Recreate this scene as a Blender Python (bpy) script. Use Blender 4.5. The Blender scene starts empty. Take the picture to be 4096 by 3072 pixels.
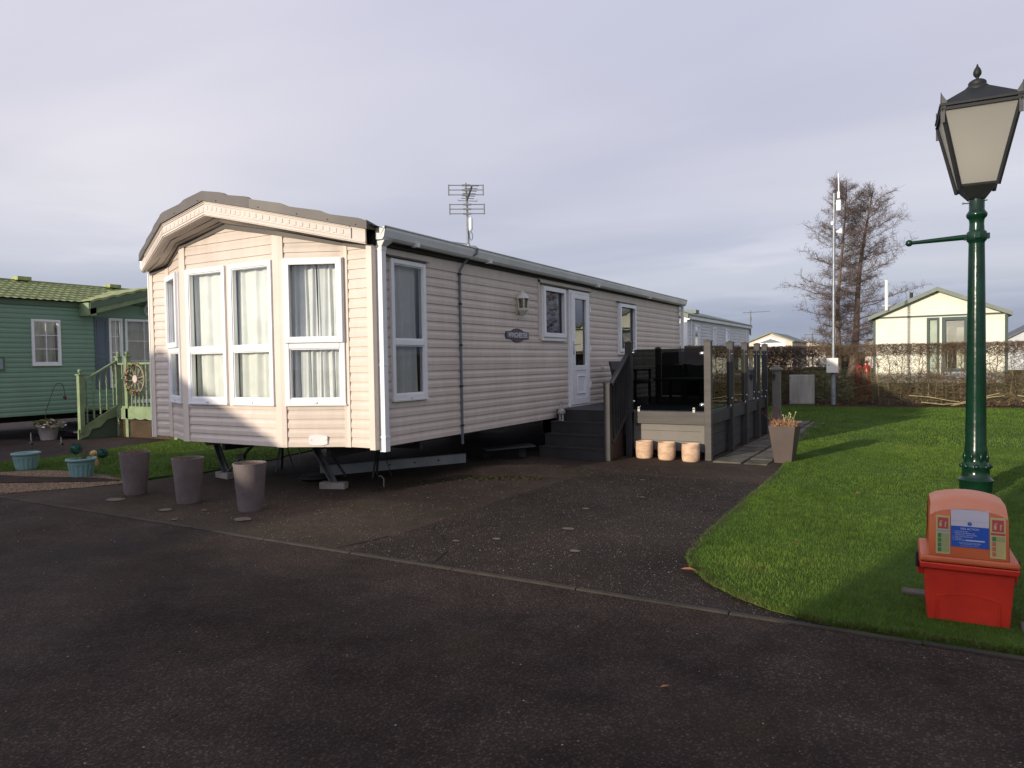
import bpy, bmesh, math, random
import numpy as np
from mathutils import Matrix, Vector
rnd = random.Random(7); nr = np.random.RandomState(11)
R = math.radians; PI = math.pi
sc = bpy.context.scene; C = sc.collection

# ------------------------------------------------------------------ camera
cam = bpy.data.cameras.new("camera"); camo = bpy.data.objects.new("camera", cam); C.objects.link(camo)
cam.sensor_width = 36.0; cam.lens = 24.97; cam.clip_end = 2000; cam.clip_start = .05
right = (0.86674172, 0.49850167, -0.01596494); down = (0.00140693, -0.03445302, -0.99940533); fwd = (-0.49875527, 0.86620383, -0.03056323)
camo.matrix_world = Matrix(((right[0], -down[0], -fwd[0], 4.88402632), (right[1], -down[1], -fwd[1], -5.62731323), (right[2], -down[2], -fwd[2], 1.39), (0, 0, 0, 1)))
sc.camera = camo
sc.view_settings.view_transform = 'Standard'; sc.view_settings.look = 'None'; sc.view_settings.exposure = 0; sc.view_settings.gamma = 1
SUN_AZ = R(16.5); SUN_EL = R(9.8)        # light travels towards +Y, turned 16.5 deg to +X
# ------------------------------------------------------------------ sun
sl = bpy.data.lights.new("sun", 'SUN'); sl.energy = 4.5; sl.angle = R(.8); sl.color = (1.0, .88, .71)
so = bpy.data.objects.new("sun", sl); C.objects.link(so)
sd = Vector((math.sin(SUN_AZ) * math.cos(SUN_EL), math.cos(SUN_AZ) * math.cos(SUN_EL), -math.sin(SUN_EL)))
so.rotation_euler = sd.to_track_quat('-Z', 'Y').to_euler(); so.location = (-20, -40, 30)
# ------------------------------------------------------------------ world
w = bpy.data.worlds.new("World"); sc.world = w; w.use_nodes = True
nt = w.node_tree; N = nt.nodes; L = nt.links; N.clear()
def nd(t, **k):
    n = N.new(t)
    for a, b in k.items(): setattr(n, a, b)
    return n
out = nd('ShaderNodeOutputWorld'); bg = nd('ShaderNodeBackground'); bg.inputs[1].default_value = .1
sky = nd('ShaderNodeTexSky', sky_type='NISHITA', sun_disc=False); sky.sun_elevation = SUN_EL; sky.sun_rotation = R(180) + SUN_AZ
tc = nd('ShaderNodeTexCoord'); sep = nd('ShaderNodeSeparateXYZ'); L.new(tc.outputs['Generated'], sep.inputs[0])
def wm(op, a, b=None, clamp=False):
    m = nd('ShaderNodeMath', operation=op, use_clamp=clamp)
    for i, v in enumerate((a, b)):
        if v is None: continue
        if isinstance(v, (int, float)): m.inputs[i].default_value = v
        else: L.new(v, m.inputs[i])
    return m.outputs[0]
zz = wm('MAXIMUM', sep.outputs[2], 0.0); dz = wm('ADD', zz, .16)
cx = wm('DIVIDE', sep.outputs[0], dz); cy = wm('DIVIDE', sep.outputs[1], dz)
cmb = nd('ShaderNodeCombineXYZ'); L.new(cx, cmb.inputs[0]); L.new(cy, cmb.inputs[1])
mp = nd('ShaderNodeMapping'); mp.inputs['Rotation'].default_value = (0, 0, R(-28)); mp.inputs['Scale'].default_value = (.42, 1.5, 1); L.new(cmb.outputs[0], mp.inputs[0])
n1 = nd('ShaderNodeTexNoise'); n1.inputs['Scale'].default_value = .62; n1.inputs['Detail'].default_value = 4; n1.inputs['Roughness'].default_value = .45; n1.inputs['Distortion'].default_value = .5; L.new(mp.outputs[0], n1.inputs[0])
n2 = nd('ShaderNodeTexNoise'); n2.inputs['Scale'].default_value = .35; n2.inputs['Detail'].default_value = 2; L.new(cmb.outputs[0], n2.inputs[0])
def ramp(stops):
    r = nd('ShaderNodeValToRGB'); e = r.color_ramp.elements
    while len(e) < len(stops): e.new(.5)
    for i, (p, c) in enumerate(stops): e[i].position = p; e[i].color = (*c, 1)
    return r
# zenith-to-horizon tone of the cloud sheet (scene-linear /10)
hr = ramp([(0, (.29, .33, .42)), (.06, (.35, .385, .48)), (.13, (.50, .52, .60)), (.27, (.60, .595, .665)), (.50, (.575, .57, .665)), (.64, (.51, .505, .59)), (1, (.38, .38, .46))]); L.new(zz, hr.inputs[0])
cr = ramp([(.34, (.84, .86, .91)), (.50, (.98, .98, 1.0)), (.68, (1.17, 1.15, 1.11))]); L.new(n1.outputs[0], cr.inputs[0])
cr2 = ramp([(.35, (.90, .92, .97)), (.65, (1.08, 1.07, 1.05))]); L.new(n2.outputs[0], cr2.inputs[0])
def mixc(a, b, f, mode='MIX'):
    m = nd('ShaderNodeMix', data_type='RGBA', blend_type=mode)
    m.inputs[0].default_value = f if isinstance(f, float) else 0
    if not isinstance(f, float): L.new(f, m.inputs[0])
    L.new(a, m.inputs[6]); L.new(b, m.inputs[7]); return m.outputs[2]
# low bands of brighter cloud close to the horizon
mp2 = nd('ShaderNodeMapping'); mp2.inputs['Scale'].default_value = (2.2, 2.2, 15); L.new(tc.outputs['Generated'], mp2.inputs[0])
n3 = nd('ShaderNodeTexNoise'); n3.inputs['Scale'].default_value = 1.3; n3.inputs['Detail'].default_value = 4; L.new(mp2.outputs[0], n3.inputs[0])
br = ramp([(.40, (.90, .91, .93)), (.53, (1, 1, 1)), (.64, (1.32, 1.27, 1.20))]); L.new(n3.outputs[0], br.inputs[0])
bf = nd('ShaderNodeMapRange'); bf.inputs['From Min'].default_value = .02; bf.inputs['From Max'].default_value = .26; bf.inputs['To Min'].default_value = .9; bf.inputs['To Max'].default_value = 0; L.new(zz, bf.inputs[0])
cl = mixc(hr.outputs[0], cr.outputs[0], 1.0, 'MULTIPLY'); cl = mixc(cl, cr2.outputs[0], 1.0, 'MULTIPLY'); cl = mixc(cl, br.outputs[0], bf.outputs[0], 'MULTIPLY')
vm = nd('ShaderNodeVectorMath', operation='SCALE'); vm.inputs['Scale'].default_value = 11.9; L.new(cl, vm.inputs[0])
# unseen sky dimmed over the viewer's right shoulder, to cut light on side walls
dr_ = wm('ADD', wm('MULTIPLY', sep.outputs[0], .85), wm('MULTIPLY', sep.outputs[1], -.5))
dm = nd('ShaderNodeMapRange'); dm.inputs['From Min'].default_value = .02; dm.inputs['From Max'].default_value = .75; dm.inputs['To Min'].default_value = 1; dm.inputs['To Max'].default_value = .80; L.new(dr_, dm.inputs[0])
vm2 = nd('ShaderNodeVectorMath', operation='SCALE'); L.new(vm.outputs[0], vm2.inputs[0]); L.new(dm.outputs[0], vm2.inputs['Scale'])
# glow added to the unseen sky round the sun, lifting light on front faces
vd = nd('ShaderNodeVectorMath', operation='DOT_PRODUCT'); L.new(tc.outputs['Generated'], vd.inputs[0]); vd.inputs[1].default_value = tuple(-sd)
gl_ = nd('ShaderNodeMapRange', interpolation_type='SMOOTHSTEP'); gl_.inputs['From Min'].default_value = .1; gl_.inputs['From Max'].default_value = 1; gl_.inputs['To Min'].default_value = 1; gl_.inputs['To Max'].default_value = 2.2; L.new(vd.outputs['Value'], gl_.inputs[0])
vm3 = nd('ShaderNodeVectorMath', operation='SCALE'); L.new(vm2.outputs[0], vm3.inputs[0]); L.new(gl_.outputs[0], vm3.inputs['Scale']); vm2 = vm3
fin = mixc(vm2.outputs[0], sky.outputs[0], .05)
L.new(fin, bg.inputs[0]); L.new(bg.outputs[0], out.inputs[0])

# ------------------------------------------------------------------ materials
def mat(name, c1, c2=None, rough=.6, nscale=3, bump=0, bscale=40, metal=0, spec=.5, coat=0, stretch=None, detail=4, c3=None, fine=0, fscale=200, lo=.35, hi=.65):
    m = bpy.data.materials.new(name); m.use_nodes = True; t = m.node_tree; b = t.nodes['Principled BSDF']
    b.inputs['Roughness'].default_value = rough; b.inputs['Metallic'].default_value = metal
    b.inputs['Specular IOR Level'].default_value = spec; b.inputs['Coat Weight'].default_value = coat
    if c2 is None: c2 = tuple(x * .86 for x in c1)
    tcn = t.nodes.new('ShaderNodeTexCoord'); mpn = t.nodes.new('ShaderNodeMapping'); t.links.new(tcn.outputs['Object'], mpn.inputs[0])
    if stretch: mpn.inputs['Scale'].default_value = stretch
    n = t.nodes.new('ShaderNodeTexNoise'); n.inputs['Scale'].default_value = nscale; n.inputs['Detail'].default_value = detail; t.links.new(mpn.outputs[0], n.inputs[0])
    r = t.nodes.new('ShaderNodeValToRGB'); e = r.color_ramp.elements
    e[0].position = lo; e[0].color = (*c2, 1); e[1].position = hi; e[1].color = (*c1, 1)
    if c3: q = e.new(.74); q.color = (*c3, 1)
    t.links.new(n.outputs[0], r.inputs[0]); colr = r.outputs[0]
    if fine:
        nf = t.nodes.new('ShaderNodeTexNoise'); nf.inputs['Scale'].default_value = fscale; nf.inputs['Detail'].default_value = 2; t.links.new(mpn.outputs[0], nf.inputs[0])
        mr = t.nodes.new('ShaderNodeMapRange'); mr.inputs['From Min'].default_value = .3; mr.inputs['From Max'].default_value = .7; mr.inputs['To Min'].default_value = 1 - fine; mr.inputs['To Max'].default_value = 1 + fine; t.links.new(nf.outputs[0], mr.inputs[0])
        v = t.nodes.new('ShaderNodeVectorMath'); v.operation = 'SCALE'; t.links.new(colr, v.inputs[0]); t.links.new(mr.outputs[0], v.inputs['Scale']); colr = v.outputs[0]
    t.links.new(colr, b.inputs['Base Color'])
    if bump:
        nb = t.nodes.new('ShaderNodeTexNoise'); nb.inputs['Scale'].default_value = bscale; nb.inputs['Detail'].default_value = 3; t.links.new(mpn.outputs[0], nb.inputs[0])
        bp = t.nodes.new('ShaderNodeBump'); bp.inputs['Strength'].default_value = bump; bp.inputs['Distance'].default_value = .01; t.links.new(nb.outputs[0], bp.inputs['Height']); t.links.new(bp.outputs[0], b.inputs['Normal'])
    return m
def glass(name, tint, ior=1.5, rough=0.0):
    m = bpy.data.materials.new(name); m.use_nodes = True; t = m.node_tree; t.nodes.clear()
    o = t.nodes.new('ShaderNodeOutputMaterial'); mx = t.nodes.new('ShaderNodeMixShader'); tr = t.nodes.new('ShaderNodeBsdfTransparent'); gl = t.nodes.new('ShaderNodeBsdfGlossy'); fr = t.nodes.new('ShaderNodeFresnel')
    tr.inputs[0].default_value = (*tint, 1); gl.inputs['Roughness'].default_value = rough; gl.inputs[0].default_value = (.95, .97, 1, 1); fr.inputs[0].default_value = ior
    nb = t.nodes.new('ShaderNodeTexNoise'); nb.inputs['Scale'].default_value = 1.6; bp = t.nodes.new('ShaderNodeBump'); bp.inputs['Strength'].default_value = .012; bp.inputs['Distance'].default_value = .1
    t.links.new(nb.outputs[0], bp.inputs['Height']); t.links.new(bp.outputs[0], gl.inputs['Normal'])
    t.links.new(fr.outputs[0], mx.inputs[0]); t.links.new(tr.outputs[0], mx.inputs[1]); t.links.new(gl.outputs[0], mx.inputs[2]); t.links.new(mx.outputs[0], o.inputs[0]); return m
def tarmac(name, base, chip, light, cscale=140, rough=.85, bstr=.9, blot=.35, moss=None, mossamt=.6):
    m = bpy.data.materials.new(name); m.use_nodes = True; t = m.node_tree; b = t.nodes['Principled BSDF']; ln = t.links.new
    g = t.nodes.new('ShaderNodeNewGeometry')
    def noise(s, d=4, ro=.5):
        n = t.nodes.new('ShaderNodeTexNoise'); n.inputs['Scale'].default_value = s; n.inputs['Detail'].default_value = d; n.inputs['Roughness'].default_value = ro; ln(g.outputs['Position'], n.inputs[0]); return n.outputs[0]
    def rmp(inp, stops):
        r = t.nodes.new('ShaderNodeValToRGB'); e = r.color_ramp.elements
        while len(e) < len(stops): e.new(.5)
        for i, (p, c) in enumerate(stops): e[i].position = p; e[i].color = (*c, 1)
        ln(inp, r.inputs[0]); return r.outputs[0]
    def mul(a, c, f=1.0, mode='MULTIPLY'):
        x = t.nodes.new('ShaderNodeMix'); x.data_type = 'RGBA'; x.blend_type = mode
        if isinstance(f, float): x.inputs[0].default_value = f
        else: ln(f, x.inputs[0])
        ln(a, x.inputs[6])
        if isinstance(c, tuple): x.inputs[7].default_value = (*c, 1)
        else: ln(c, x.inputs[7])
        return x.outputs[2]
    vo = t.nodes.new('ShaderNodeTexVoronoi'); vo.inputs['Scale'].default_value = cscale; ln(g.outputs['Position'], vo.inputs['Vector'])
    hs = t.nodes.new('ShaderNodeSeparateColor'); ln(vo.outputs['Color'], hs.inputs[0])
    stone = rmp(hs.outputs[0], [(0, tuple(x * .45 for x in chip)), (.5, chip), (.9, tuple(x * 1.5 for x in chip)), (.985, light)])
    e = t.nodes.new('ShaderNodeMath'); e.operation = 'LESS_THAN'; ln(vo.outputs['Distance'], e.inputs[0]); e.inputs[1].default_value = .46
    c = mul(stone, base, 0.0); mx = t.nodes.new('ShaderNodeMix'); mx.data_type = 'RGBA'; ln(e.outputs[0], mx.inputs[0]); mx.inputs[6].default_value = (*base, 1); ln(stone, mx.inputs[7]); c = mx.outputs[2]
    c = mul(c, rmp(noise(.55, 5, .6), [(.3, (1 - blot,) * 3), (.7, (1 + blot, 1 + blot * .95, 1 + blot * .9))]))
    c = mul(c, rmp(noise(3.1, 5, .7), [(.35, (1 - blot * .6,) * 3), (.68, (1 + blot * .5,) * 3)]))
    if moss: c = mul(c, moss, rmp(noise(1.3, 6, .65), [(.54, (0, 0, 0)), (.70, (mossamt,) * 3)]), 'MIX')
    ln(c, b.inputs['Base Color'])
    rr = t.nodes.new('ShaderNodeMapRange'); ln(noise(.8, 3), rr.inputs[0]); rr.inputs['From Min'].default_value = .3; rr.inputs['From Max'].default_value = .7; rr.inputs['To Min'].default_value = rough - .14; rr.inputs['To Max'].default_value = min(1, rough + .1); ln(rr.outputs[0], b.inputs['Roughness'])
    b.inputs['Specular IOR Level'].default_value = .16
    ad = t.nodes.new('ShaderNodeMath'); ad.operation = 'MULTIPLY_ADD'; ln(noise(cscale * .35, 3), ad.inputs[0]); ad.inputs[1].default_value = 1.2; ln(vo.outputs['Distance'], ad.inputs[2])
    bp = t.nodes.new('ShaderNodeBump'); bp.inputs['Strength'].default_value = bstr; bp.inputs['Distance'].default_value = .006; bp.invert = True; ln(ad.outputs[0], bp.inputs['Height']); ln(bp.outputs[0], b.inputs['Normal'])
    return m
CREAM = mat('cream_cladding', (.61, .53, .46), (.55, .47, .40), .45, 1.6, .05, 60, stretch=(1, 1, .3), fine=.05, fscale=11)
TRIM = mat('cream_trim', (.65, .565, .49), (.60, .515, .44), .4, 2)
UPVC = mat('white_upvc', (.80, .81, .82), (.74, .75, .76), .28, 2.5)
GUT = mat('white_gutter_plastic', (.72, .73, .72), (.60, .62, .60), .35, 2)
BARGE = mat('brown_barge_trim', (.105, .090, .078), (.082, .070, .060), .5, 4)
TILE = mat('grey_roof_tile_sheet', (.34, .37, .33), (.24, .27, .235), .6, 4, .3, 80)
FASC = mat('moulded_fascia', (.60, .53, .47), (.55, .48, .42), .45, 3)
SOFF = mat('soffit_board', (.60, .53, .46), (.54, .475, .41), .5, 2)
BLACK = mat('black_board', (.018, .016, .015), rough=.7)
DARK = mat('dark_interior', (.05, .045, .04), rough=.9)
CURT = mat('grey_curtain', (.72, .73, .71), (.64, .655, .635), .9, 6, .1, 90)
PANE = glass('window_pane', (.90, .92, .91), 1.6); PANE2 = glass('double_glazed_side_pane', (.42, .46, .46), 2.3)
SMOKE = glass('smoked_glass', (.085, .095, .09), 1.3); SMOKE2 = glass('lighter_smoked_glass', (.30, .30, .28), 1.3)
STEEL = mat('galvanised_steel', (.27, .285, .30), (.19, .205, .22), .45, 9, .1, 60, metal=.5)
PALEST = mat('pale_galvanised_beam', (.34, .37, .36), (.24, .27, .27), .5, 5)
ALU = mat('dull_aluminium', (.22, .22, .225), (.14, .14, .145), .4, 9, metal=.7)
DKST = mat('dark_painted_steel', (.05, .05, .052), (.03, .03, .032), .55, 7)
CONC = mat('concrete_block', (.27, .25, .22), (.18, .165, .145), .9, 9, .5, 70)
PIPE = mat('grey_conduit', (.13, .15, .17), rough=.5)
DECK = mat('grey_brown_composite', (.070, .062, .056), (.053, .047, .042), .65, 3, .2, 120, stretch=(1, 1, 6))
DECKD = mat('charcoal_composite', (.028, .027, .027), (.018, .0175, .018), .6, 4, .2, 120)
DECKM = mat('shaded_grey_composite', (.042, .039, .037), (.030, .028, .027), .65, 3, .2, 120)  # darkened deck colour: the shade on the deck's side is painted in
SKIRT = mat('grey_skirting_board', (.145, .13, .112), (.118, .106, .092), .6, 3, .1, 60)
CHROME = mat('brushed_clamp', (.62, .62, .60), rough=.18, metal=.9)
PLUM = mat('mauve_ribbed_plastic', (.155, .125, .122), (.118, .095, .094), .62, 5, .1, 50, spec=.25, fine=.06, fscale=25)
PLANT = mat('taupe_planter_plastic', (.068, .046, .040), (.054, .037, .032), .5, 5)
SOIL = mat('dry_potting_soil', (.16, .105, .07), (.07, .045, .03), .95, 30, .8, 60)
TEAL = mat('pale_teal_plastic', (.19, .335, .325), (.15, .275, .265), .5, 5)
TERRA = mat('pale_peach_clay', (.62, .43, .29), (.47, .31, .20), .85, 6, .4, 18, fine=.10, fscale=12, stretch=(1, 1, 2.2))
LGREEN = mat('gloss_green_paint', (.004, .026, .013), (.003, .017, .009), .2, 6, .25, 9, coat=.08, spec=.3)
LBLK = mat('black_lantern_metal', (.016, .018, .018), (.010, .011, .012), .55, 6, spec=.3)
RED = mat('red_plastic', (.60, .035, .015), (.50, .026, .014), .42, 6, .08, 150, fine=.06)
ORANGE = mat('faded_orange_lid', (.56, .135, .035), (.46, .09, .025), .45, 4, .08, 150)
FADE = mat('sun_bleached_lid_top', (.58, .24, .145), (.54, .19, .10), .55, 5, .08, 150)
GWALL = mat('green_cladding', (.185, .315, .225), (.155, .27, .19), .5, 1.5, stretch=(1, 1, .4), fine=.03)
GROOF = mat('moss_green_roof', (.34, .38, .14), (.21, .25, .10), .6, 5, .2, 60)
GTRIM = mat('sage_green_timber', (.22, .29, .155), (.16, .215, .11), .65, 6, .2, 60)
GDARK = mat('deep_green_trim', (.09, .15, .09), rough=.6)
BLUEG = mat('slate_blue_shutter', (.10, .135, .17), rough=.5)
WHITEW = mat('white_cladding', (.62, .65, .68), (.56, .58, .62), .5, 2)
CREAM2 = mat('pale_cream_cladding', (.70, .69, .56), (.64, .63, .50), .5, 2)
GREY = mat('grey_green_roof', (.17, .20, .165), (.13, .155, .125), .6, 3)
BARK = mat('brown_bark', (.16, .115, .085), (.085, .06, .045), .9, 12, .8, 30, stretch=(1, 1, .3))
TWIG = mat('reddish_twig', (.15, .11, .10), (.10, .070, .064), .9, 2)
HEDT = mat('hedge_twig', (.17, .115, .068), (.085, .056, .036), .9, 1.5)
HEDS = mat('hedge_stem', (.25, .195, .10), (.12, .085, .045), .85, 2.5)
HEDL = mat('evergreen_undergrowth', (.045, .085, .02), (.02, .04, .012), .7, 4)
LEAFB = mat('dead_leaf', (.42, .16, .06), (.26, .09, .035), .8, 20)
WFLOW = mat('white_petals', (.7, .62, .68), rough=.8)
TOP = mat('blue_green_topiary', (.035, .15, .10), (.015, .07, .055), .7, 20)

# ------------------------------------------------------------------ mesh helper
class MB:
    def __init__(s, M=None): s.v = []; s.f = []; s.M = M; s.cuts = []
    def add(s, vs, fs):
        n = len(s.v); s.cuts.append((n, len(s.f)))
        if s.M is not None: vs = [tuple(s.M @ Vector(p)) for p in vs]
        s.v += [tuple(p) for p in vs]; s.f += [tuple(i + n for i in f) for f in fs]; return s
    def box(s, x0, x1, y0, y1, z0, z1):
        return s.add([(x0, y0, z0), (x1, y0, z0), (x1, y1, z0), (x0, y1, z0), (x0, y0, z1), (x1, y0, z1), (x1, y1, z1), (x0, y1, z1)],
                     [(0, 3, 2, 1), (4, 5, 6, 7), (0, 1, 5, 4), (1, 2, 6, 5), (2, 3, 7, 6), (3, 0, 4, 7)])
    def hexa(s, lo, hi):   # two quads (4 points each)
        return s.add(list(lo) + list(hi), [(0, 3, 2, 1), (4, 5, 6, 7), (0, 1, 5, 4), (1, 2, 6, 5), (2, 3, 7, 6), (3, 0, 4, 7)])
    def beam(s, p0, p1, w, h, up=(0, 0, 1)):
        p0, p1 = Vector(p0), Vector(p1); d = (p1 - p0).normalized(); u = Vector(up)
        if abs(d.dot(u)) > .98: u = Vector((0, 1, 0))
        x = d.cross(u).normalized(); u = x.cross(d).normalized(); q = []
        for p in (p0, p1): q.append([p - x * w / 2 - u * h / 2, p + x * w / 2 - u * h / 2, p + x * w / 2 + u * h / 2, p - x * w / 2 + u * h / 2])
        return s.hexa(q[0], q[1])
    def tube(s, pts, rad, n=8, caps=True):
        pts = [Vector(p) for p in pts]; k = len(pts)
        if not hasattr(rad, '__len__'): rad = [rad] * k
        vs = []; ref = None
        for i, p in enumerate(pts):
            d = (pts[min(i + 1, k - 1)] - pts[max(i - 1, 0)]).normalized()
            if ref is None: ref = Vector((0, 0, 1)) if abs(d.z) < .9 else Vector((1, 0, 0))
            x = d.cross(ref).normalized(); y = x.cross(d).normalized(); ref = y
            for j in range(n):
                a = 2 * PI * j / n; vs.append(p + (x * math.cos(a) + y * math.sin(a)) * rad[i])
        fs = [(i * n + j, i * n + (j + 1) % n, (i + 1) * n + (j + 1) % n, (i + 1) * n + j) for i in range(k - 1) for j in range(n)]
        if caps: fs += [tuple(range(n)), tuple(range((k - 1) * n, k * n))[::-1]]
        return s.add(vs, fs)
    def lathe(s, prof, c=(0, 0, 0), n=24, sy=1, flute=0, fn=12, rot=0, cap=True):
        vs = []
        for r, z in prof:
            for j in range(n):
                a = 2 * PI * j / n + rot; rr = r * (1 + flute * (math.cos(fn * a)))
                vs.append((c[0] + rr * math.cos(a), c[1] + rr * math.sin(a) * sy, c[2] + z))
        k = len(prof)
        fs = [(i * n + j, i * n + (j + 1) % n, (i + 1) * n + (j + 1) % n, (i + 1) * n + j) for i in range(k - 1) for j in range(n)]
        if cap: fs += [tuple(range(n))[::-1], tuple(range((k - 1) * n, k * n))]
        return s.add(vs, fs)
    def prism(s, poly, z0, z1):
        k = len(poly)
        return s.add([(x, y, z0) for x, y in poly] + [(x, y, z1) for x, y in poly], [tuple(range(k))[::-1], tuple(range(k, 2 * k))] + [(i, (i + 1) % k, k + (i + 1) % k, k + i) for i in range(k)])
    def slab(s, pts, off):     # polygon of 3D points, thickened by vector off
        k = len(pts); off = Vector(off)
        return s.add([tuple(p) for p in pts] + [tuple(Vector(p) + off) for p in pts], [tuple(range(k))[::-1], tuple(range(k, 2 * k))] + [(i, (i + 1) % k, k + (i + 1) % k, k + i) for i in range(k)])
    def blob(s, c, r, n=8, jit=.15):
        vs = []; fs = []; m = max(4, n // 2 + 1); rx, ry, rz = r if hasattr(r, '__len__') else (r, r, r)
        for i in range(m + 1):
            th = PI * i / m
            for j in range(n):
                a = 2 * PI * j / n; q = 1 + rnd.uniform(-jit, jit)
                vs.append((c[0] + rx * q * math.sin(th) * math.cos(a), c[1] + ry * q * math.sin(th) * math.sin(a), c[2] + rz * q * math.cos(th)))
        fs = [(i * n + j, (i + 1) * n + j, (i + 1) * n + (j + 1) % n, i * n + (j + 1) % n) for i in range(m) for j in range(n)]
        return s.add(vs, fs)
    def build(s, name, m, parent=None, smooth=None, bevel=0, loc=None, clip=None, label=None):
        me = bpy.data.meshes.new(name)
        vs = s.v
        if parent is not None: inv = WM[parent.name].inverted(); vs = [tuple(inv @ Vector(p)) for p in vs]
        elif loc is not None: vs = [(p[0] - loc[0], p[1] - loc[1], p[2] - loc[2]) for p in vs]
        me.from_pydata(vs, [], s.f); me.materials.append(m)
        bm = bmesh.new(); bm.from_mesh(me)
        if clip:
            if parent is not None: inv_ = WM[parent.name].inverted(); clip = [(tuple(inv_ @ Vector(co)), no) for co, no in clip]
            for co, no in clip:
                bmesh.ops.bisect_plane(bm, geom=bm.verts[:] + bm.edges[:] + bm.faces[:], plane_co=co, plane_no=no, clear_outer=True)
        bmesh.ops.remove_doubles(bm, verts=bm.verts[:], dist=1e-5)
        bmesh.ops.recalc_face_normals(bm, faces=bm.faces[:]); bm.to_mesh(me); bm.free()
        if smooth is not None:
            me.shade_smooth()
            if smooth < 180: me.set_sharp_from_angle(angle=R(smooth))
        o = bpy.data.objects.new(name, me); C.objects.link(o)
        if parent is not None: o.parent = parent; WM[o.name] = WM[parent.name]
        else:
            if loc is not None: o.location = loc
            WM[o.name] = Matrix.Translation(loc or (0, 0, 0))
        if bevel:
            b = o.modifiers.new('bevel', 'BEVEL'); b.width = bevel; b.segments = 2; b.limit_method = 'ANGLE'; b.angle_limit = R(40)
        if label: o['label'] = label
        return o
WM = {}
def each(mb, name, m, parent, per=1, **k):
    """one object per `per` shapes added to mb"""
    cs = mb.cuts + [(len(mb.v), len(mb.f))]; o = []
    for i in range(0, len(mb.cuts), per):
        (v0, f0), (v1, f1) = cs[i], cs[min(i + per, len(mb.cuts))]
        q = MB(); q.v = mb.v[v0:v1]; q.f = [tuple(a - v0 for a in f) for f in mb.f[f0:f1]]; o.append(q.build(name, m, parent, **k))
    return o
def thing(name, label, cat, loc=(0, 0, 0), rz=0, group=None):
    o = bpy.data.objects.new(name, None); C.objects.link(o); o.location = loc; o.rotation_euler = (0, 0, rz); o.empty_display_size = .1
    WM[o.name] = Matrix.Translation(loc) @ Matrix.Rotation(rz, 4, 'Z'); o['label'] = label; o['category'] = cat
    if group: o['group'] = group
    return o
def tag(o, label, cat, group=None, kind=None):
    o['label'] = label; o['category'] = cat
    if group: o['group'] = group
    if kind: o['kind'] = kind
    return o
def struct(o): o['kind'] = 'structure'; return o
def copy_tree(o, parent=None):
    c = o.copy(); C.objects.link(c)
    if parent is not None: c.parent = parent
    for ch in [x for x in bpy.data.objects if x.parent == o]: copy_tree(ch, c)
    return c
def place(src, loc, rz=0, label=None, s=None):
    c = copy_tree(src); c.location = loc; c.rotation_euler = (0, 0, rz)
    if label: c['label'] = label
    if s: c.scale = (s, s, s)
    return c
def frame_mat(a, u, z=0):   # local x along u (2D), local -y outward, z up
    u = Vector((u[0], u[1], 0)).normalized(); inn = Vector((-u.y, u.x, 0))
    return Matrix(((u.x, inn.x, 0, a[0]), (u.y, inn.y, 0, a[1]), (0, 0, 1, z), (0, 0, 0, 1)))
def sticks(P0, P1, r0, r1, name, m, parent=None, loc=None):
    P0 = np.asarray(P0, float); P1 = np.asarray(P1, float); n = len(P0)
    r0 = np.broadcast_to(np.asarray(r0, float).reshape(-1, 1), (n, 1)); r1 = np.broadcast_to(np.asarray(r1, float).reshape(-1, 1), (n, 1))
    d = P1 - P0; d /= np.maximum(np.linalg.norm(d, axis=1, keepdims=True), 1e-9)
    ref = np.where(np.abs(d[:, 2:3]) < .9, np.array([[0, 0, 1.]]), np.array([[1., 0, 0]]))
    x = np.cross(d, ref); x /= np.linalg.norm(x, axis=1, keepdims=True); y = np.cross(x, d)
    V = np.zeros((n, 6, 3))
    for j in range(3):
        a = 2 * PI * j / 3; o = x * math.cos(a) + y * math.sin(a); V[:, j] = P0 + o * r0; V[:, 3 + j] = P1 + o * r1
    F = np.array([[0, 1, 4, 3], [1, 2, 5, 4], [2, 0, 3, 5]]); F = (F[None] + (np.arange(n) * 6)[:, None, None]).reshape(-1, 4)
    return rawmesh(V.reshape(-1, 3), F, name, m, parent, loc, True)
def rawmesh(V, F, name, m, parent=None, loc=None, smooth=False):
    if parent is not None:
        inv = np.array(WM[parent.name].inverted()); V = V @ inv[:3, :3].T + inv[:3, 3]
    elif loc is not None: V = V - np.array(loc)
    k = F.shape[1]; me = bpy.data.meshes.new(name); me.vertices.add(len(V)); me.vertices.foreach_set('co', V.astype('f').ravel())
    me.loops.add(F.size); me.loops.foreach_set('vertex_index', F.astype('i').ravel()); me.polygons.add(len(F))
    me.polygons.foreach_set('loop_start', np.arange(0, F.size, k, dtype='i')); me.update(calc_edges=True); me.validate(); me.materials.append(m)
    if smooth: me.shade_smooth()
    o = bpy.data.objects.new(name, me); C.objects.link(o)
    if parent is not None: o.parent = parent; WM[o.name] = WM[parent.name]
    elif loc is not None: o.location = loc
    return o
def text_mesh(s, size, M, name, m, parent, ext=.0006, align='CENTER', bold=0, sx=1):
    cu = bpy.data.curves.new(name, 'FONT'); cu.body = s; cu.size = size; cu.extrude = ext; cu.align_x = align; cu.align_y = 'CENTER'; cu.offset = bold
    to = bpy.data.objects.new('tmp', cu); C.objects.link(to); dg = bpy.context.evaluated_depsgraph_get(); me = bpy.data.meshes.new_from_object(to.evaluated_get(dg))
    bpy.data.objects.remove(to); me.materials.clear(); me.materials.append(m)
    T = WM[parent.name].inverted() @ M @ Matrix.Rotation(PI / 2, 4, 'X') @ Matrix.Diagonal((sx, 1, 1, 1)); me.transform(T)
    o = bpy.data.objects.new(name, me); C.objects.link(o); o.parent = parent; WM[o.name] = WM[parent.name]; return o
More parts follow.
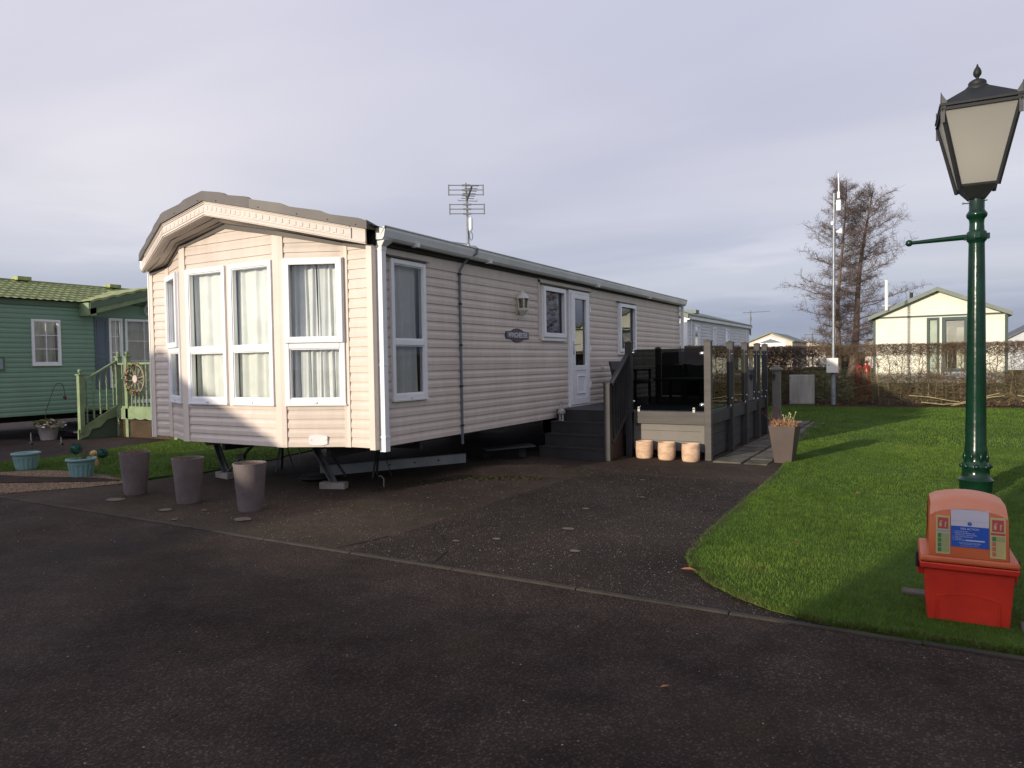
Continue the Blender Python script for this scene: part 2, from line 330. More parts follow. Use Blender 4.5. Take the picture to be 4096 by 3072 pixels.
# ================================================================== ground
def sheet(name, poly, z, m, th=None):
    b = MB()
    if th: b.prism(poly, z - th, z)
    else: b.add([(x, y, z) for x, y in poly], [tuple(range(len(poly)))])
    return struct(b.build(name, m))
ROADM = tarmac('old_road_tarmac', (.026, .018, .0145), (.044, .031, .025), (.085, .066, .052), 80, .85, 1.0, .60, moss=(.042, .028, .012), mossamt=.30)
PADM = tarmac('worn_concrete_pad', (.040, .029, .021), (.060, .044, .032), (.16, .13, .10), 120, .85, .7, .38, moss=(.030, .026, .012), mossamt=.75)
PATCHM = tarmac('dark_driveway_tarmac', (.022, .016, .0125), (.040, .029, .023), (.22, .19, .165), 110, .8, .9, .38, moss=(.034, .028, .015), mossamt=.6)
LANEM = tarmac('brown_lane_tarmac', (.034, .024, .022), (.060, .043, .037), (.16, .13, .11), 60, .85, .8, .25)
GRAVM = tarmac('gravel_bed', (.06, .036, .022), (.13, .083, .048), (.34, .26, .17), 45, .9, 1.0, .35, moss=(.04, .03, .015), mossamt=.8)
GRASSM = mat('turf', (.050, .095, .012), (.034, .068, .008), .9, .9, .8, 60, fine=.25, fscale=70, spec=.15)
FIELD = mat('rough_pasture', (.06, .10, .02), (.05, .075, .02), .95, .08, spec=.1)
SOILM = mat('dark_bed_soil', (.045, .028, .02), (.022, .014, .010), .95, 6, 1, 30, spec=.15)
SLABM = mat('weathered_paving', (.12, .105, .085), (.045, .044, .025), .9, 3.5, .4, 60, fine=.1, fscale=40)
EDGEM = mat('mossy_kerb_concrete', (.040, .032, .022), (.020, .016, .011), .9, 5, .6, 60)
sheet('ground', [(-500, -200), (500, -200), (500, 700), (-500, 700)], -.10, FIELD)
sheet('road', [(-60, -9.0), (60, -9.0), (60, -1.745), (-60, -1.745)], .0, ROADM, .12)
sheet('caravan_pitch', [(-4.15, -1.69), (-3.4, -.45), (-3.35, .4), (-3.6, 2.4), (-3.9, 4.2), (-3.9, 12.6), (3.2, 12.6), (3.60, 4.0), (3.6, -.3), (4.5, -1.69)], 0.0, PADM, .12)
sheet('parking_bay', [(1.19, -1.69), (1.22, .3), (1.27, 1.95), (1.47, 2.52), (3.5, 2.5), (3.6, -.2), (4.5, -1.69)], .004, PATCHM)
sheet('neighbour_lane', [(-60, -1.69), (-6.0, -1.69), (-5.0, -.9), (-7.2, -.15), (-7.1, 1.2), (-7.5, 2.8), (-7.6, 14), (-60, 14)], 0.0, LANEM, .12)
# flush kerb between road and pitches: short mossy lengths with uneven joints
kb = MB(); x = -60.0
while x < 60:
    x1 = x + .914; dz = rnd.uniform(-.003, .004); j = rnd.uniform(-.004, .004)
    kb.box(x + .002, x1 - .002, -1.738 + j * .5, -1.694 + j * .5, -.1, .010 + dz * .5); x = x1
struct(kb.build('kerb', EDGEM, bevel=.006))
# gravel bed between the pitches
sheet('gravel_bed', [(-6.0, -1.69), (-4.15, -1.69), (-3.95, -1.42), (-3.6, -.95), (-3.40, -.45), (-3.5, -.2), (-4.5, -.2), (-5.4, -.3), (-6.1, -.75), (-5.2, -1.0), (-5.0, -.9)], .006, GRAVM, .1)
sheet('soil_strip', [(-5.9, -1.05), (-5.3, -1.30), (-4.9, -1.28), (-4.35, -.98), (-3.75, -.62), (-3.6, -.48), (-4.1, -.50), (-4.7, -.70), (-5.2, -.86), (-5.5, -.90)], .0185, SOILM)
# lawn outlines
LAWN = [(3.43, .1), (3.42, 1.55), (3.42, 2.65), (3.40, 3.65), (3.30, 4.9), (3.21, 5.73), (3.12, 7.16), (3.0, 9.0), (2.97, 10.74), (2.2, 10.9), (.6, 11.2), (.4, 16.0), (1.6, 15.72), (4.4, 16.0), (6.65, 16.35), (14, 17.4), (40, 21), (40, -1.66), (5.3, -1.655), (4.9, -1.66), (4.46, -1.67), (4.17, -1.58), (3.98, -1.46), (3.77, -1.27), (3.59, -1.01), (3.49, -.76), (3.46, -.34)]
LAWNL = [(-6.02, -.75), (-5.45, -.3), (-4.48, -.27), (-3.55, -.35), (-3.45, .01), (-3.27, .34), (-3.36, 1.2), (-3.41, 1.69), (-3.59, 2.16), (-3.85, 3.2), (-3.85, 12.6), (-7.5, 12.6), (-7.4, 2.76), (-7.3, 1.79), (-7.01, 1.05), (-7.01, .29), (-7.11, -.26), (-7.6, -.9), (-6.8, -1.0)]
def densify(poly, st=.18, amp=.02):
    o = []
    for i in range(len(poly)):
        a, b = np.array(poly[i]), np.array(poly[(i + 1) % len(poly)]); k = max(1, int(np.linalg.norm(b - a) / st)) if np.linalg.norm(b - a) < 12 else 1
        for q in range(k): p = a + (b - a) * q / k + (nr.uniform(-amp, amp, 2) if k > 1 else 0); o.append((float(p[0]), float(p[1])))
    return o
sheet('lawn', densify(LAWN), .018, GRASSM, .15)
sheet('grass_strip', densify(LAWNL), .014, GRASSM, .15)
# grass blades
def inpoly(P, poly):
    x, y = P[:, 0], P[:, 1]; ins = np.zeros(len(P), bool); j = len(poly) - 1
    for i in range(len(poly)):
        xi, yi = poly[i]; xj, yj = poly[j]; c = ((yi > y) != (yj > y)) & (x < (xj - xi) * (y - yi) / (yj - yi + 1e-12) + xi); ins ^= c; j = i
    return ins
def blades(poly, boxes, z, name, m, label):
    Vs = []; 
    for (x0, x1, y0, y1, n, h, wd) in boxes:
        P = nr.uniform((x0, y0), (x1, y1), (n, 2)); P = P[inpoly(P, poly)]; k = len(P)
        hh = h * nr.uniform(.5, 1.25, k) * (1 + .35 * np.sin(P[:, 0] * 3.1 + 1.3 * np.sin(P[:, 1] * 2.3)) * np.sin(P[:, 1] * 2.7)); a = nr.uniform(0, 2 * PI, k); ln = nr.uniform(0, .8, k) * hh; la = nr.uniform(0, 2 * PI, k)
        B = np.stack([P[:, 0], P[:, 1], np.full(k, z)], 1); dx = np.stack([np.cos(a), np.sin(a), np.zeros(k)], 1) * (wd * .5)
        T = B + np.stack([np.cos(la) * ln, np.sin(la) * ln, hh], 1); Vs.append(np.stack([B - dx, B + dx, T], 1).reshape(-1, 3))
    V = np.concatenate(Vs); F = np.arange(len(V)).reshape(-1, 3); o = rawmesh(V, F, name, m); return tag(o, label, 'grass', kind='stuff')
BLADE = mat('grass_blade', (.098, .160, .022), (.060, .108, .014), .75, .7, fine=.34, fscale=9, spec=.15, c3=(.145, .17, .04))
expand = [(x, y) for x, y in LAWN]
edge = MB
blades([(3.40, .1), (3.39, 2.65), (3.37, 3.65), (3.27, 4.9), (3.18, 5.73), (3.09, 7.16), (2.97, 9.0), (2.94, 10.76), (.5, 11.1), (.4, 16), (4.4, 16.05), (6.65, 16.4), (14, 17.4), (14, -1.68), (5.3, -1.68), (4.46, -1.69), (4.17, -1.61), (3.96, -1.49), (3.75, -1.3), (3.57, -1.04), (3.46, -.78), (3.43, -.34)],
       [(3.3, 7.5, -1.75, 2.2, 170000, .021, .0032), (3.0, 9.5, 2.2, 7, 140000, .022, .0055), (.4, 13, 7, 17.5, 140000, .026, .012)], .016, 'lawn_grass', BLADE, 'short bright green lawn grass right of the driveway')
blades([(x, y) for x, y in LAWNL], [(-8, -3.2, -1, 4.5, 90000, .024, .006), (-7.6, -3.6, 4.5, 12.6, 20000, .04, .014)], .012, 'strip_grass', BLADE, 'grass strip running beside and behind the cream caravan')
# ragged fringe of longer blades hanging over the lawn edge
FE = [(3.40, 3.65), (3.42, 2.65), (3.42, 1.55), (3.43, .1), (3.46, -.34), (3.49, -.76), (3.59, -1.01), (3.77, -1.27), (3.98, -1.46), (4.17, -1.58), (4.46, -1.66), (4.9, -1.66), (5.6, -1.66)]
Vf = []
for a_, b_ in zip(FE, FE[1:]):
    a_, b_ = np.array(a_), np.array(b_); d_ = b_ - a_; ln_ = np.linalg.norm(d_); d_ /= ln_; no_ = np.array([d_[1], -d_[0]]); k_ = int(ln_ * 1500); k_ = max(k_, 5)
    t_ = nr.uniform(0, ln_, k_); wob = .025 * np.sin(t_ * 9) + .02 * np.sin(t_ * 23 + 1); off_ = nr.uniform(-.05, .012, k_) + wob * .5
    B_ = np.stack([a_[0] + d_[0] * t_ + no_[0] * off_, a_[1] + d_[1] * t_ + no_[1] * off_, np.full(k_, .012)], 1); h_ = nr.uniform(.012, .045, k_); o_ = nr.uniform(.0, .045, k_)
    T_ = B_ + np.stack([no_[0] * o_ + d_[0] * nr.uniform(-.02, .02, k_), no_[1] * o_ + d_[1] * nr.uniform(-.02, .02, k_), h_ * .8], 1); w_ = np.stack([d_[0] * np.full(k_, .0018), d_[1] * np.full(k_, .0018), np.zeros(k_)], 1)
    Vf.append(np.stack([B_ - w_, B_ + w_, T_], 1).reshape(-1, 3))
Vf = np.concatenate(Vf); tag(rawmesh(Vf, np.arange(len(Vf)).reshape(-1, 3), 'edge_grass', mat('edge_blade', (.12, .155, .028), (.14, .12, .045), .8, 6)), 'ragged longer grass fringing the lawn edge along the tarmac', 'grass', kind='stuff')
# loose gravel and grit
def pebbles(poly, n, s0, s1, z, name, m, label, seed):
    q = np.random.RandomState(seed); xs = [p[0] for p in poly]; ys = [p[1] for p in poly]; P = q.uniform((min(xs), min(ys)), (max(xs), max(ys)), (n, 2)); P = P[inpoly(P, poly)]; k = len(P)
    s = q.uniform(s0, s1, k); T = np.array([[1, 0, 0], [-.4, .9, 0], [-.5, -.8, 0], [.1, .05, .7]])
    a = q.uniform(0, 2 * PI, k); ca, sa = np.cos(a), np.sin(a); V = np.zeros((k, 4, 3))
    for j in range(4): V[:, j, 0] = P[:, 0] + s * (ca * T[j, 0] - sa * T[j, 1]); V[:, j, 1] = P[:, 1] + s * (sa * T[j, 0] + ca * T[j, 1]); V[:, j, 2] = z + s * T[j, 2]
    F = np.array([[0, 1, 3], [1, 2, 3], [2, 0, 3]]); F = (F[None] + (np.arange(k) * 4)[:, None, None]).reshape(-1, 3)
    o = rawmesh(V.reshape(-1, 3), F, name, m); return tag(o, label, 'gravel', kind='stuff')
STONE = mat('mixed_stones', (.27, .19, .115), (.09, .058, .036), .85, 60, lo=.4, hi=.6, c3=(.46, .38, .28))
GRIT = mat('pale_grit', (.34, .30, .26), (.18, .15, .13), .8, 80)
pebbles([(-6.0, -1.69), (-4.15, -1.69), (-3.95, -1.42), (-3.6, -.95), (-3.45, -.5), (-4.5, -.3), (-5.4, -.35), (-6.0, -.8)], 16000, .008, .018, .006, 'loose_gravel', STONE, 'brown loose gravel around the teal pots', 1)
pebbles([(-1.5, -1.69), (3.6, -1.69), (3.4, 3.2), (-1, 3)], 1500, .003, .007, .005, 'grit', GRIT, 'pale grit scattered over the driveway', 2)
pebbles([(-6, -5.2), (9, -5.2), (9, -1.8), (-6, -1.8)], 420, .003, .006, .002, 'road_grit', GRIT, 'sparse pale grit lying on the road', 3)
pebbles([(-5, -1.86), (5, -1.86), (5, -1.74), (-5, -1.74)], 600, .002, .006, .0, 'kerb_debris', mat('dark_debris', (.10, .07, .045), (.045, .032, .022), .9, 60), 'brown grit and debris gathered along the kerb', 6)
# moss patches, oil stain and light blotches lying on the paving
def flat_blob(name, c, rx, ry, z, m, rot=0, n=26, jit=.22):
    a0 = [rnd.uniform(1 - jit, 1 + jit) for _ in range(n)]; p = []
    for i in range(n):
        t = 2 * PI * i / n; r = (a0[i] + a0[i - 1]) / 2; X, Y = math.cos(t) * rx * r, math.sin(t) * ry * r
        p.append((c[0] + X * math.cos(rot) - Y * math.sin(rot), c[1] + X * math.sin(rot) + Y * math.cos(rot)))
    return sheet(name, p, z, m)
PALEC = mat('pale_lichen', (.15, .125, .095), (.08, .065, .05), .9, 20)
for i, (x, y, r_) in enumerate([(-.45, -1.30, .085), (-1.50, -1.35, .07), (-2.5, -1.25, .11), (-1.13, -1.2, .035), (-1.02, -1.59, .03), (2.10, 2.2, .035), (2.16, .45, .04), (2.36, -.35, .05), (2.0, -.9, .035), (2.7, -.95, .045), (2.45, 1.2, .03), (1.75, -1.1, .03)]):
    flat_blob('paving_mark', (x, y), r_, r_ * .8, .0075 + .0002 * i, PALEC)
CRK = mat('crack_shadow', (.008, .006, .005), rough=1)
cb = MB()
for path in ([(1.26, -.72), (1.34, -.86), (1.52, -1.0), (1.70, -1.2), (1.86, -1.38), (1.90, -1.52), (1.95, -1.69)], [(1.05, -1.66), (1.13, -1.4), (1.16, -1.2)], [(-.2, 1.62), (.4, 1.72), (.95, 1.86), (1.25, 1.98)]):
    for a, b in zip(path, path[1:]):
        a, b = Vector((*a, 0)), Vector((*b, 0)); m_ = (a + b) / 2 + Vector((rnd.uniform(-.02, .02), rnd.uniform(-.02, .02), 0))
        for p, q in ((a, m_), (m_, b)): cb.beam((p.x, p.y, .0065), (q.x, q.y, .0065), rnd.uniform(.007, .014), .002)
struct(cb.build('paving_crack', CRK))
MOSS = mat('damp_moss', (.022, .026, .008), (.045, .036, .018), 1, 25, .8, 80, spec=.1)
def moss(poly, n, seed, name):
    q = np.random.RandomState(seed); b = MB(); xs = [p[0] for p in poly]; ys = [p[1] for p in poly]
    P = q.uniform((min(xs), min(ys)), (max(xs), max(ys)), (n, 2)); P = P[inpoly(P, poly)]
    for x, y in P: b.blob((x, y, .004), (q.uniform(.015, .05), q.uniform(.01, .03), q.uniform(.004, .009)), 6, .25)
    return tag(b.build(name, MOSS, smooth=180), 'thin dark moss creeping over the paving', 'moss', kind='stuff')
moss([(.1, 1.2), (1.0, 1.75), (.9, 2.0), (.1, 1.6), (-.3, .9), (-.2, .8)], 420, 4, 'moss')
# flagstone path beside the deck
pb = MB(); y = 3.95
while y < 11.0:
    for x0, x1 in ((2.46, 2.83), (2.86, 3.16)):
        l_ = .44; t = rnd.uniform(-.004, .006); pb.box(x0 + rnd.uniform(0, .015), x1 - rnd.uniform(0, .015), y + .012, y + l_ - .012, -.05, .016 + t)
    y += l_
struct(pb.build('path', SLABM, bevel=.006))
sheet('hedge_soil', [(.2, 15.9), (1.6, 15.66), (4.4, 15.94), (6.65, 16.3), (14, 17.35), (30, 19.5), (30, 24), (.2, 20)], .022, SOILM, .1)
# fallen leaves
def leaf_bm(b, c, s, rz, tilt):
    M0 = Matrix.Translation(c) @ Matrix.Rotation(rz, 4, 'Z') @ Matrix.Rotation(tilt, 4, 'X')
    pts = [(-1, 0, 0), (-.5, .42, .12), (.1, .55, .18), (.6, .32, .12), (1.05, 0, .02), (.6, -.32, .14), (.1, -.55, .2), (-.5, -.42, .1)]
    vs = [tuple(M0 @ (Vector(p) * s)) for p in pts] + [tuple(M0 @ Vector((0, 0, .0)))]
    b.add(vs, [(i, (i + 1) % 8, 8) for i in range(8)] )
LV = [((3.59, -1.15, .04), .05, 'orange dead leaf at the tip of the lawn beside the driveway'), ((3.95, -2.75, .012), .022, 'reddish fallen leaf on the road in front of the lawn tip'),
      ((4.25, -3.72, .012), .026, 'pale pink fallen leaf on the road nearest the camera'), ((-2.55, -2.72, .012), .04, 'orange fallen leaf at the far left of the road'),
      ((4.35, 2.1, .05), .035, 'orange leaf on the lawn left of the lamp post'), ((3.70, 3.3, .05), .028, 'small red leaf on the lawn just beyond the square planter shadow'), ((4.1, -.2, .05), .03, 'pinkish leaf on the lawn near the driveway edge')]
for p, s_, lb in LV:
    b = MB(); leaf_bm(b, p, s_, rnd.uniform(0, 6), rnd.uniform(-.3, .3)); tag(b.build('fallen_leaf', LEAFB, loc=p), lb, 'leaf', 'fallen leaves')
# ================================================================== main caravan
G0 = -.19
hb = .525; Wd = 3.66; LEN = 10.72; XC = -1.83
van = thing('static_caravan', 'long cream static caravan with a bay-windowed front and white windows', 'static caravan', (0, 0, 0))
EDG = [.525, .63, .727, .824, .921, 1.018, 1.115, 1.212, 1.309, 1.377] + [1.377 + .1007 * k for k in range(1, 12)]
def siding(name, a, b, z1, openings=(), parent=van, m=CREAM, edges=EDG, extra=0, clip=None, gable=False):
    a, b = Vector((*a, 0)), Vector((*b, 0)); u = (b - a); Lg = u.length; u.normalize(); n = Vector((u.y, -u.x, 0))
    ed = [e for e in edges if e < z1 - .01]
    if gable:
        while ed[-1] + .1007 < z1 - .02: ed.append(ed[-1] + .1007)
    ed.append(z1); pr = []
    for i in range(len(ed) - 1):
        zb, zt = ed[i], ed[i + 1]; p = zt - zb
        if p < .08 or p > .13: pr += [(zb, .013), (zt - .006, .013), (zt - .005, .003), (zt, .003)]
        else: pr += [(zb, .013), (zb + .45 * p, .013), (zb + .60 * p, .0085), (zb + .75 * p, .005), (zt - .007, .005), (zt - .006, .001), (zt, .001)]
    cuts = sorted({z for o in openings for z in o[2:]})
    full = []
    for i in range(len(pr) - 1):
        full.append(pr[i])
        for z in cuts:
            if pr[i][0] + 1e-6 < z < pr[i + 1][0] - 1e-6:
                t = (z - pr[i][0]) / (pr[i + 1][0] - pr[i][0]); full.append((z, pr[i][1] + t * (pr[i + 1][1] - pr[i][1])))
    full.append(pr[-1]); mb = MB()
    for (za, da), (zb, db) in zip(full, full[1:]):
        zm = (za + zb) / 2; iv = [(0, Lg)]
        for (u0, u1, zo, zp) in openings:
            if zo - 1e-6 <= zm <= zp + 1e-6:
                nv = []
                for s, e in iv:
                    if u0 > s: nv.append((s, min(e, u0)))
                    if u1 < e: nv.append((max(s, u1), e))
                iv = [q for q in nv if q[1] - q[0] > 1e-4]
        for s, e in iv:
            p0, p1 = a + u * s, a + u * e
            mb.add([p0 + n * da + Vector((0, 0, za)), p1 + n * da + Vector((0, 0, za)), p1 + n * db + Vector((0, 0, zb)), p0 + n * db + Vector((0, 0, zb))], [(0, 1, 2, 3)])
    return mb.build(name, m, parent, clip=clip)
ROOFCLIP = [((XC, 0, 2.955), (.196, 0, 1)), ((XC, 0, 2.955), (-.196, 0, 1))]
PL = [(-3.66, 0), (-3.3, 0), (-2.63, -.3), (-1.0, -.3), (-.36, 0), (0, 0)]
WZ0, WZ1 = .975, 2.52
fo = {1: [(.04, .68, WZ0, WZ1)], 2: [(.11, .79, WZ0, WZ1), (.855, 1.535, WZ0, WZ1)], 3: [(.045, .70, WZ0, WZ1)]}
def midstrip(ops): # windows holes shrink so the frame overlaps the cladding
    return [(u0 + .02, u1 - .02, z0 + .02, z1 - .02) for u0, u1, z0, z1 in ops]
for i in range(5): siding('front_wall', PL[i], PL[i + 1], 3.0, midstrip(fo.get(i, [])), clip=ROOFCLIP, gable=True)
side_open = [(.27, .88, 1.0, 2.515), (3.72, 4.50, 1.715, 2.52), (4.64, 5.43, .655, 2.53), (6.80, 7.67, 1.51, 2.46)]
siding('side_wall', (0, 0), (0, LEN), 2.62, midstrip(side_open))
b = MB(); b.box(-3.66, -3.63, 0.02, LEN, hb, 2.62); b.box(-3.62, -.02, LEN - .03, LEN, hb, 2.7); b.build('rear_walls', CREAM, van)
b = MB(); b.prism([(-3.64, .03), (-3.3, .03), (-2.62, -.27), (-1.01, -.27), (-.36, .03), (-.02, .03), (-.02, LEN), (-3.64, LEN)], hb + .02, hb + .10); b.build('floor', BLACK, van)
b = MB(); b.box(-3.60, -.06, .85, .88, hb + .1, 2.6); b.box(-.9, -.87, .9, LEN - .05, hb + .1, 2.6); b.build('inner_partition', DARK, van)
# facet corner trims
b = MB()
def vtrim(p, u, w0, w1, z0=hb - .003, z1=3.0, d=.022):
    M0 = frame_mat(p, u); q = MB(M0); q.box(w0, w1, -d, -.002, z0, z1); b.add(q.v, q.f)
def uv(i): a, c = Vector(PL[i]), Vector(PL[i + 1]); return ((c - a).normalized(), (c - a).length)
for i, (w0, w1) in [(0, (.0, .03)), (4, (.28, .36))]: pass
for k, (wl, wr) in {1: (.05, .055), 2: (.05, .085), 3: (.085, .045), 4: (.03, .05)}.items():
    ul, ll = uv(k - 1); ur, lr = uv(k); vtrim(PL[k], (ul.x, ul.y), -wl, .006); vtrim(PL[k], (ur.x, ur.y), -.006, wr)
M2_ = frame_mat(PL[2], (1, 0)); q = MB(M2_); q.box(.78, .865, -.016, -.001, WZ0 - .02, WZ1 + .02); b.add(q.v, q.f)
each(b, 'corner_trim', TRIM, van, clip=ROOFCLIP)
for bx_ in (((-.045, .030, -.028, .075, hb - .02, 2.64),), ((-3.69, -3.62, -.024, .02, hb - .02, 2.66),)):
    b = MB(); b.box(*bx_[0]); b.build('corner_post', TRIM, van, bevel=.004, clip=[((XC, 0, 2.97), (.196, 0, 1))])
b = MB(); b.box(-3.705, -3.688, -.03, .05, hb - .02, 2.6); b.build('left_corner_strip', UPVC, van)
# roof sheet: stepped tile courses, waves along the caravan, bay-shaped front edge
def roof_h(d): return 3.258 - .243 * d
b = MB(); NS = 5; ny = 230; ys = [(-.66 + (LEN + .12 + .66) * i / ny) for i in range(ny + 1)]
for sgn in (-1, 1):
    rows = [(0.0, roof_h(0))]
    for k in range(1, NS + 1):
        d = 1.98 * k / NS; rows.append((d - .001, roof_h(d) - .0)); 
        if k < NS: rows.append((d + .02, roof_h(d) - .030))
    rows = [(d, z + (.030 if i % 2 == 0 and i else .0)) for i, (d, z) in enumerate(rows)]
    base = len(rows); vs = []
    for yy in ys:
        for d, z in rows:
            wv = .008 * abs(math.sin(PI * yy / .165)) ** .7; vs.append((XC + sgn * d, yy, z + wv))
    fs = [(i * base + j, i * base + j + 1, (i + 1) * base + j + 1, (i + 1) * base + j) for i in range(ny) for j in range(base - 1)]
    b.add(vs, fs)
FR = [(.02, -.10), (-1.1, -.60), (-2.56, -.60), (-3.68, -.10)]
def cl(p, q):
    d = Vector((q[0] - p[0], q[1] - p[1], 0)); n_ = Vector((d.y, -d.x, 0)); 
    if n_.y > 0: n_ = -n_
    return ((p[0], p[1], 0), tuple(n_))
b.build('roof', TILE, van, clip=[((0, -.60, 0), (0, -1, 0)), cl((.02, -.10), (-1.1, -.60)), cl((-2.56, -.60), (-3.68, -.10))], smooth=35)
# fascia, barge rim, soffit
FP = [(-3.70, -.10), (-2.55, -.57), (-1.83, -.57), (-1.1, -.57), (.02, -.10)]
fz = lambda x: 3.03 - .228 * abs(x + 1.83)
def strip(mb, pts, zlo, zhi, th, off=0):
    """upright band following plan points; outward is -y side"""
    k = len(pts); P = [Vector((*p, 0)) for p in pts]; nn = []
    for i in range(k):
        d0 = (P[i] - P[i - 1]).normalized() if i else (P[1] - P[0]).normalized(); d1 = (P[i + 1] - P[i]).normalized() if i < k - 1 else d0
        d = (d0 + d1).normalized(); nn.append(Vector((d.y, -d.x, 0)) / max(.5, d.dot(d1)))
    O = [P[i] + nn[i] * off for i in range(k)]; I = [P[i] + nn[i] * (off - th) for i in range(k)]; vs = []
    for i in range(k):
        z0, z1 = zlo(P[i].x), zhi(P[i].x); vs += [O[i] + Vector((0, 0, z0)), O[i] + Vector((0, 0, z1)), I[i] + Vector((0, 0, z1)), I[i] + Vector((0, 0, z0))]
    fs = []
    for i in range(k - 1):
        q, r_ = i * 4, i * 4 + 4; fs += [(q, r_, r_ + 1, q + 1), (q + 1, r_ + 1, r_ + 2, q + 2), (q + 2, r_ + 2, r_ + 3, q + 3), (q + 3, r_ + 3, r_, q)]
    fs += [(0, 1, 2, 3), (4 * k - 4, 4 * k - 1, 4 * k - 2, 4 * k - 3)]; mb.add(vs, fs)
def sub(pts, n=14):
    o = []
    for i in range(len(pts) - 1):
        a, c = Vector(pts[i]), Vector(pts[i + 1]); o += [tuple(a.lerp(c, t / n)) for t in range(n)]
    return o + [pts[-1]]
b = MB(); strip(b, FP, lambda x: fz(x), lambda x: fz(x) + .160, .04); fas = b.build('fascia', FASC, van)
b = MB(); 
strip(b, FP, lambda x: fz(x) + .010, lambda x: fz(x) + .030, .012, .011)
FP2 = [(-3.5, -.182), (-2.55, -.57), (-1.83, -.57), (-1.1, -.57), (-.13, -.163)]
strip(b, FP2, lambda x: fz(x) + .124, lambda x: fz(x) + .136, .012, .009); strip(b, FP2, lambda x: fz(x) + .142, lambda x: fz(x) + .150, .012, .012)
strip(b, FP2, lambda x: fz(x) + .040, lambda x: fz(x) + .046, .012, .008)
pos = []
for i in range(4):
    a, c = Vector(FP[i]), Vector(FP[i + 1]); ln = (c - a).length; k = int(ln / .070); u = (c - a).normalized()
    for j in range(k):
        s0 = (j + .5) * ln / k; p = a + u * s0
        if p.x < -3.52 or p.x > -.14: continue
        q = MB(frame_mat((p.x, p.y), (u.x, u.y), fz(p.x))); sl_ = -.228 * (1 if p.x > XC else -1) * u.x; h = .021
        q.hexa([(-h, -.004, .060), (h, -.004, .060), (h, -.001, .060), (-h, -.001, .060)], [(-h, -.004, .104), (h, -.004, .104), (h, -.001, .104), (-h, -.001, .104)]); b.add(q.v, q.f)
e0 = MB(frame_mat((-.13, -.163), (FP[4][0] - FP[3][0], FP[4][1] - FP[3][1]), fz(-.13))); e0.box(-.0, .016, -.012, -.001, .012, .136); b.add(e0.v, e0.f)
b.build('dentil_moulding', FASC, van, bevel=.002)
def rimtop(x):
    d = abs(x - XC); k = (d / 1.90) * 5.0; fr = k - math.floor(k)
    return 3.288 - .243 * d + .024 * (fr if fr < .80 else (1 - fr) * 4)
RP = [(-3.73, -.12), (-2.56, -.60), (-1.83, -.60), (-1.09, -.60), (.055, -.12)]
b = MB(); strip(b, sub(RP, 26), lambda x: fz(x) + .155, rimtop, .05, 0); rim = b.build('barge_trim', BARGE, van)
b = MB()
for x in (-3.4, -2.9, -2.3, -1.9, -1.6, -1.0, -.62, -.32, -.05):
    y_ = -.60 if -2.56 < x < -1.09 else (-.60 + .48 * (x + 1.09) / 1.145 if x > -1.09 else -.60 + .48 * (-2.56 - x) / 1.17)
    b.blob((x, y_ - .002, fz(x) + .178), .006, 6, 0)
each(b, 'trim_screw', BLACK, rim)
b = MB()  # return of the trim along the right eave and a ridge cap
b.hexa([(.03, -.12, 2.76), (.055, -.12, 2.76), (.055, .10, 2.76), (.03, .10, 2.76)], [(.03, -.12, 2.845), (.055, -.12, 2.845), (.055, .10, 2.80), (.03, .10, 2.80)])
b.build('trim_return', BARGE, van)
b = MB(); b.hexa([(-1.95, -.50, 3.235), (-1.83, -.50, 3.262), (-1.83, LEN + .12, 3.262), (-1.95, LEN + .12, 3.235)], [(-1.95, -.50, 3.255), (-1.83, -.50, 3.285), (-1.83, LEN + .12, 3.285), (-1.95, LEN + .12, 3.255)])
b.hexa([(-1.83, -.50, 3.262), (-1.71, -.50, 3.235), (-1.71, LEN + .12, 3.235), (-1.83, LEN + .12, 3.262)], [(-1.83, -.50, 3.285), (-1.71, -.50, 3.255), (-1.71, LEN + .12, 3.255), (-1.83, LEN + .12, 3.285)])
b.build('ridge_cap', BARGE, van)
b = MB()
SI = [(-3.66, .0), (-3.3, -.0), (-2.63, -.3), (-1.83, -.3), (-1.0, -.3), (-.36, .0), (.0, .0)]; SO = [(-3.66, -.08), (-3.3, -.24), (-2.55, -.54), (-1.83, -.54), (-1.1, -.54), (-.36, -.24), (.0, -.07)]
vs = []
for i in range(7): xo = SO[i][0]; vs += [(xo, SO[i][1], fz(xo) + .012), (SI[i][0], SI[i][1] + .02, 2.965 - .196 * abs(SI[i][0] - XC))]
b.add(vs, [(2 * i, 2 * i + 1, 2 * i + 3, 2 * i + 2) for i in range(6)]); sof = b.build('soffit', SOFF, van)
b = MB(); strip(b, [(x, y - .012) for x, y in SI], lambda x: 2.925 - .196 * abs(x - XC), lambda x: 2.975 - .196 * abs(x - XC), .012, .014); b.build('soffit_trim', BARGE, van)
b = MB()
for t in (.35, .68):
    Q = [(SO[i][0] * (1 - t) + SI[i][0] * t, SO[i][1] * (1 - t) + SI[i][1] * t) for i in range(7)]
    for (p, q) in zip(Q, Q[1:]):
        zf = lambda x: (fz(x) + .010) * (1 - t) + (2.963 - .196 * abs(x - XC)) * t
        b.beam((p[0], p[1], zf(p[0])), (q[0], q[1], zf(q[0])), .006, .003)
b.build('soffit_joints', BARGE, sof)
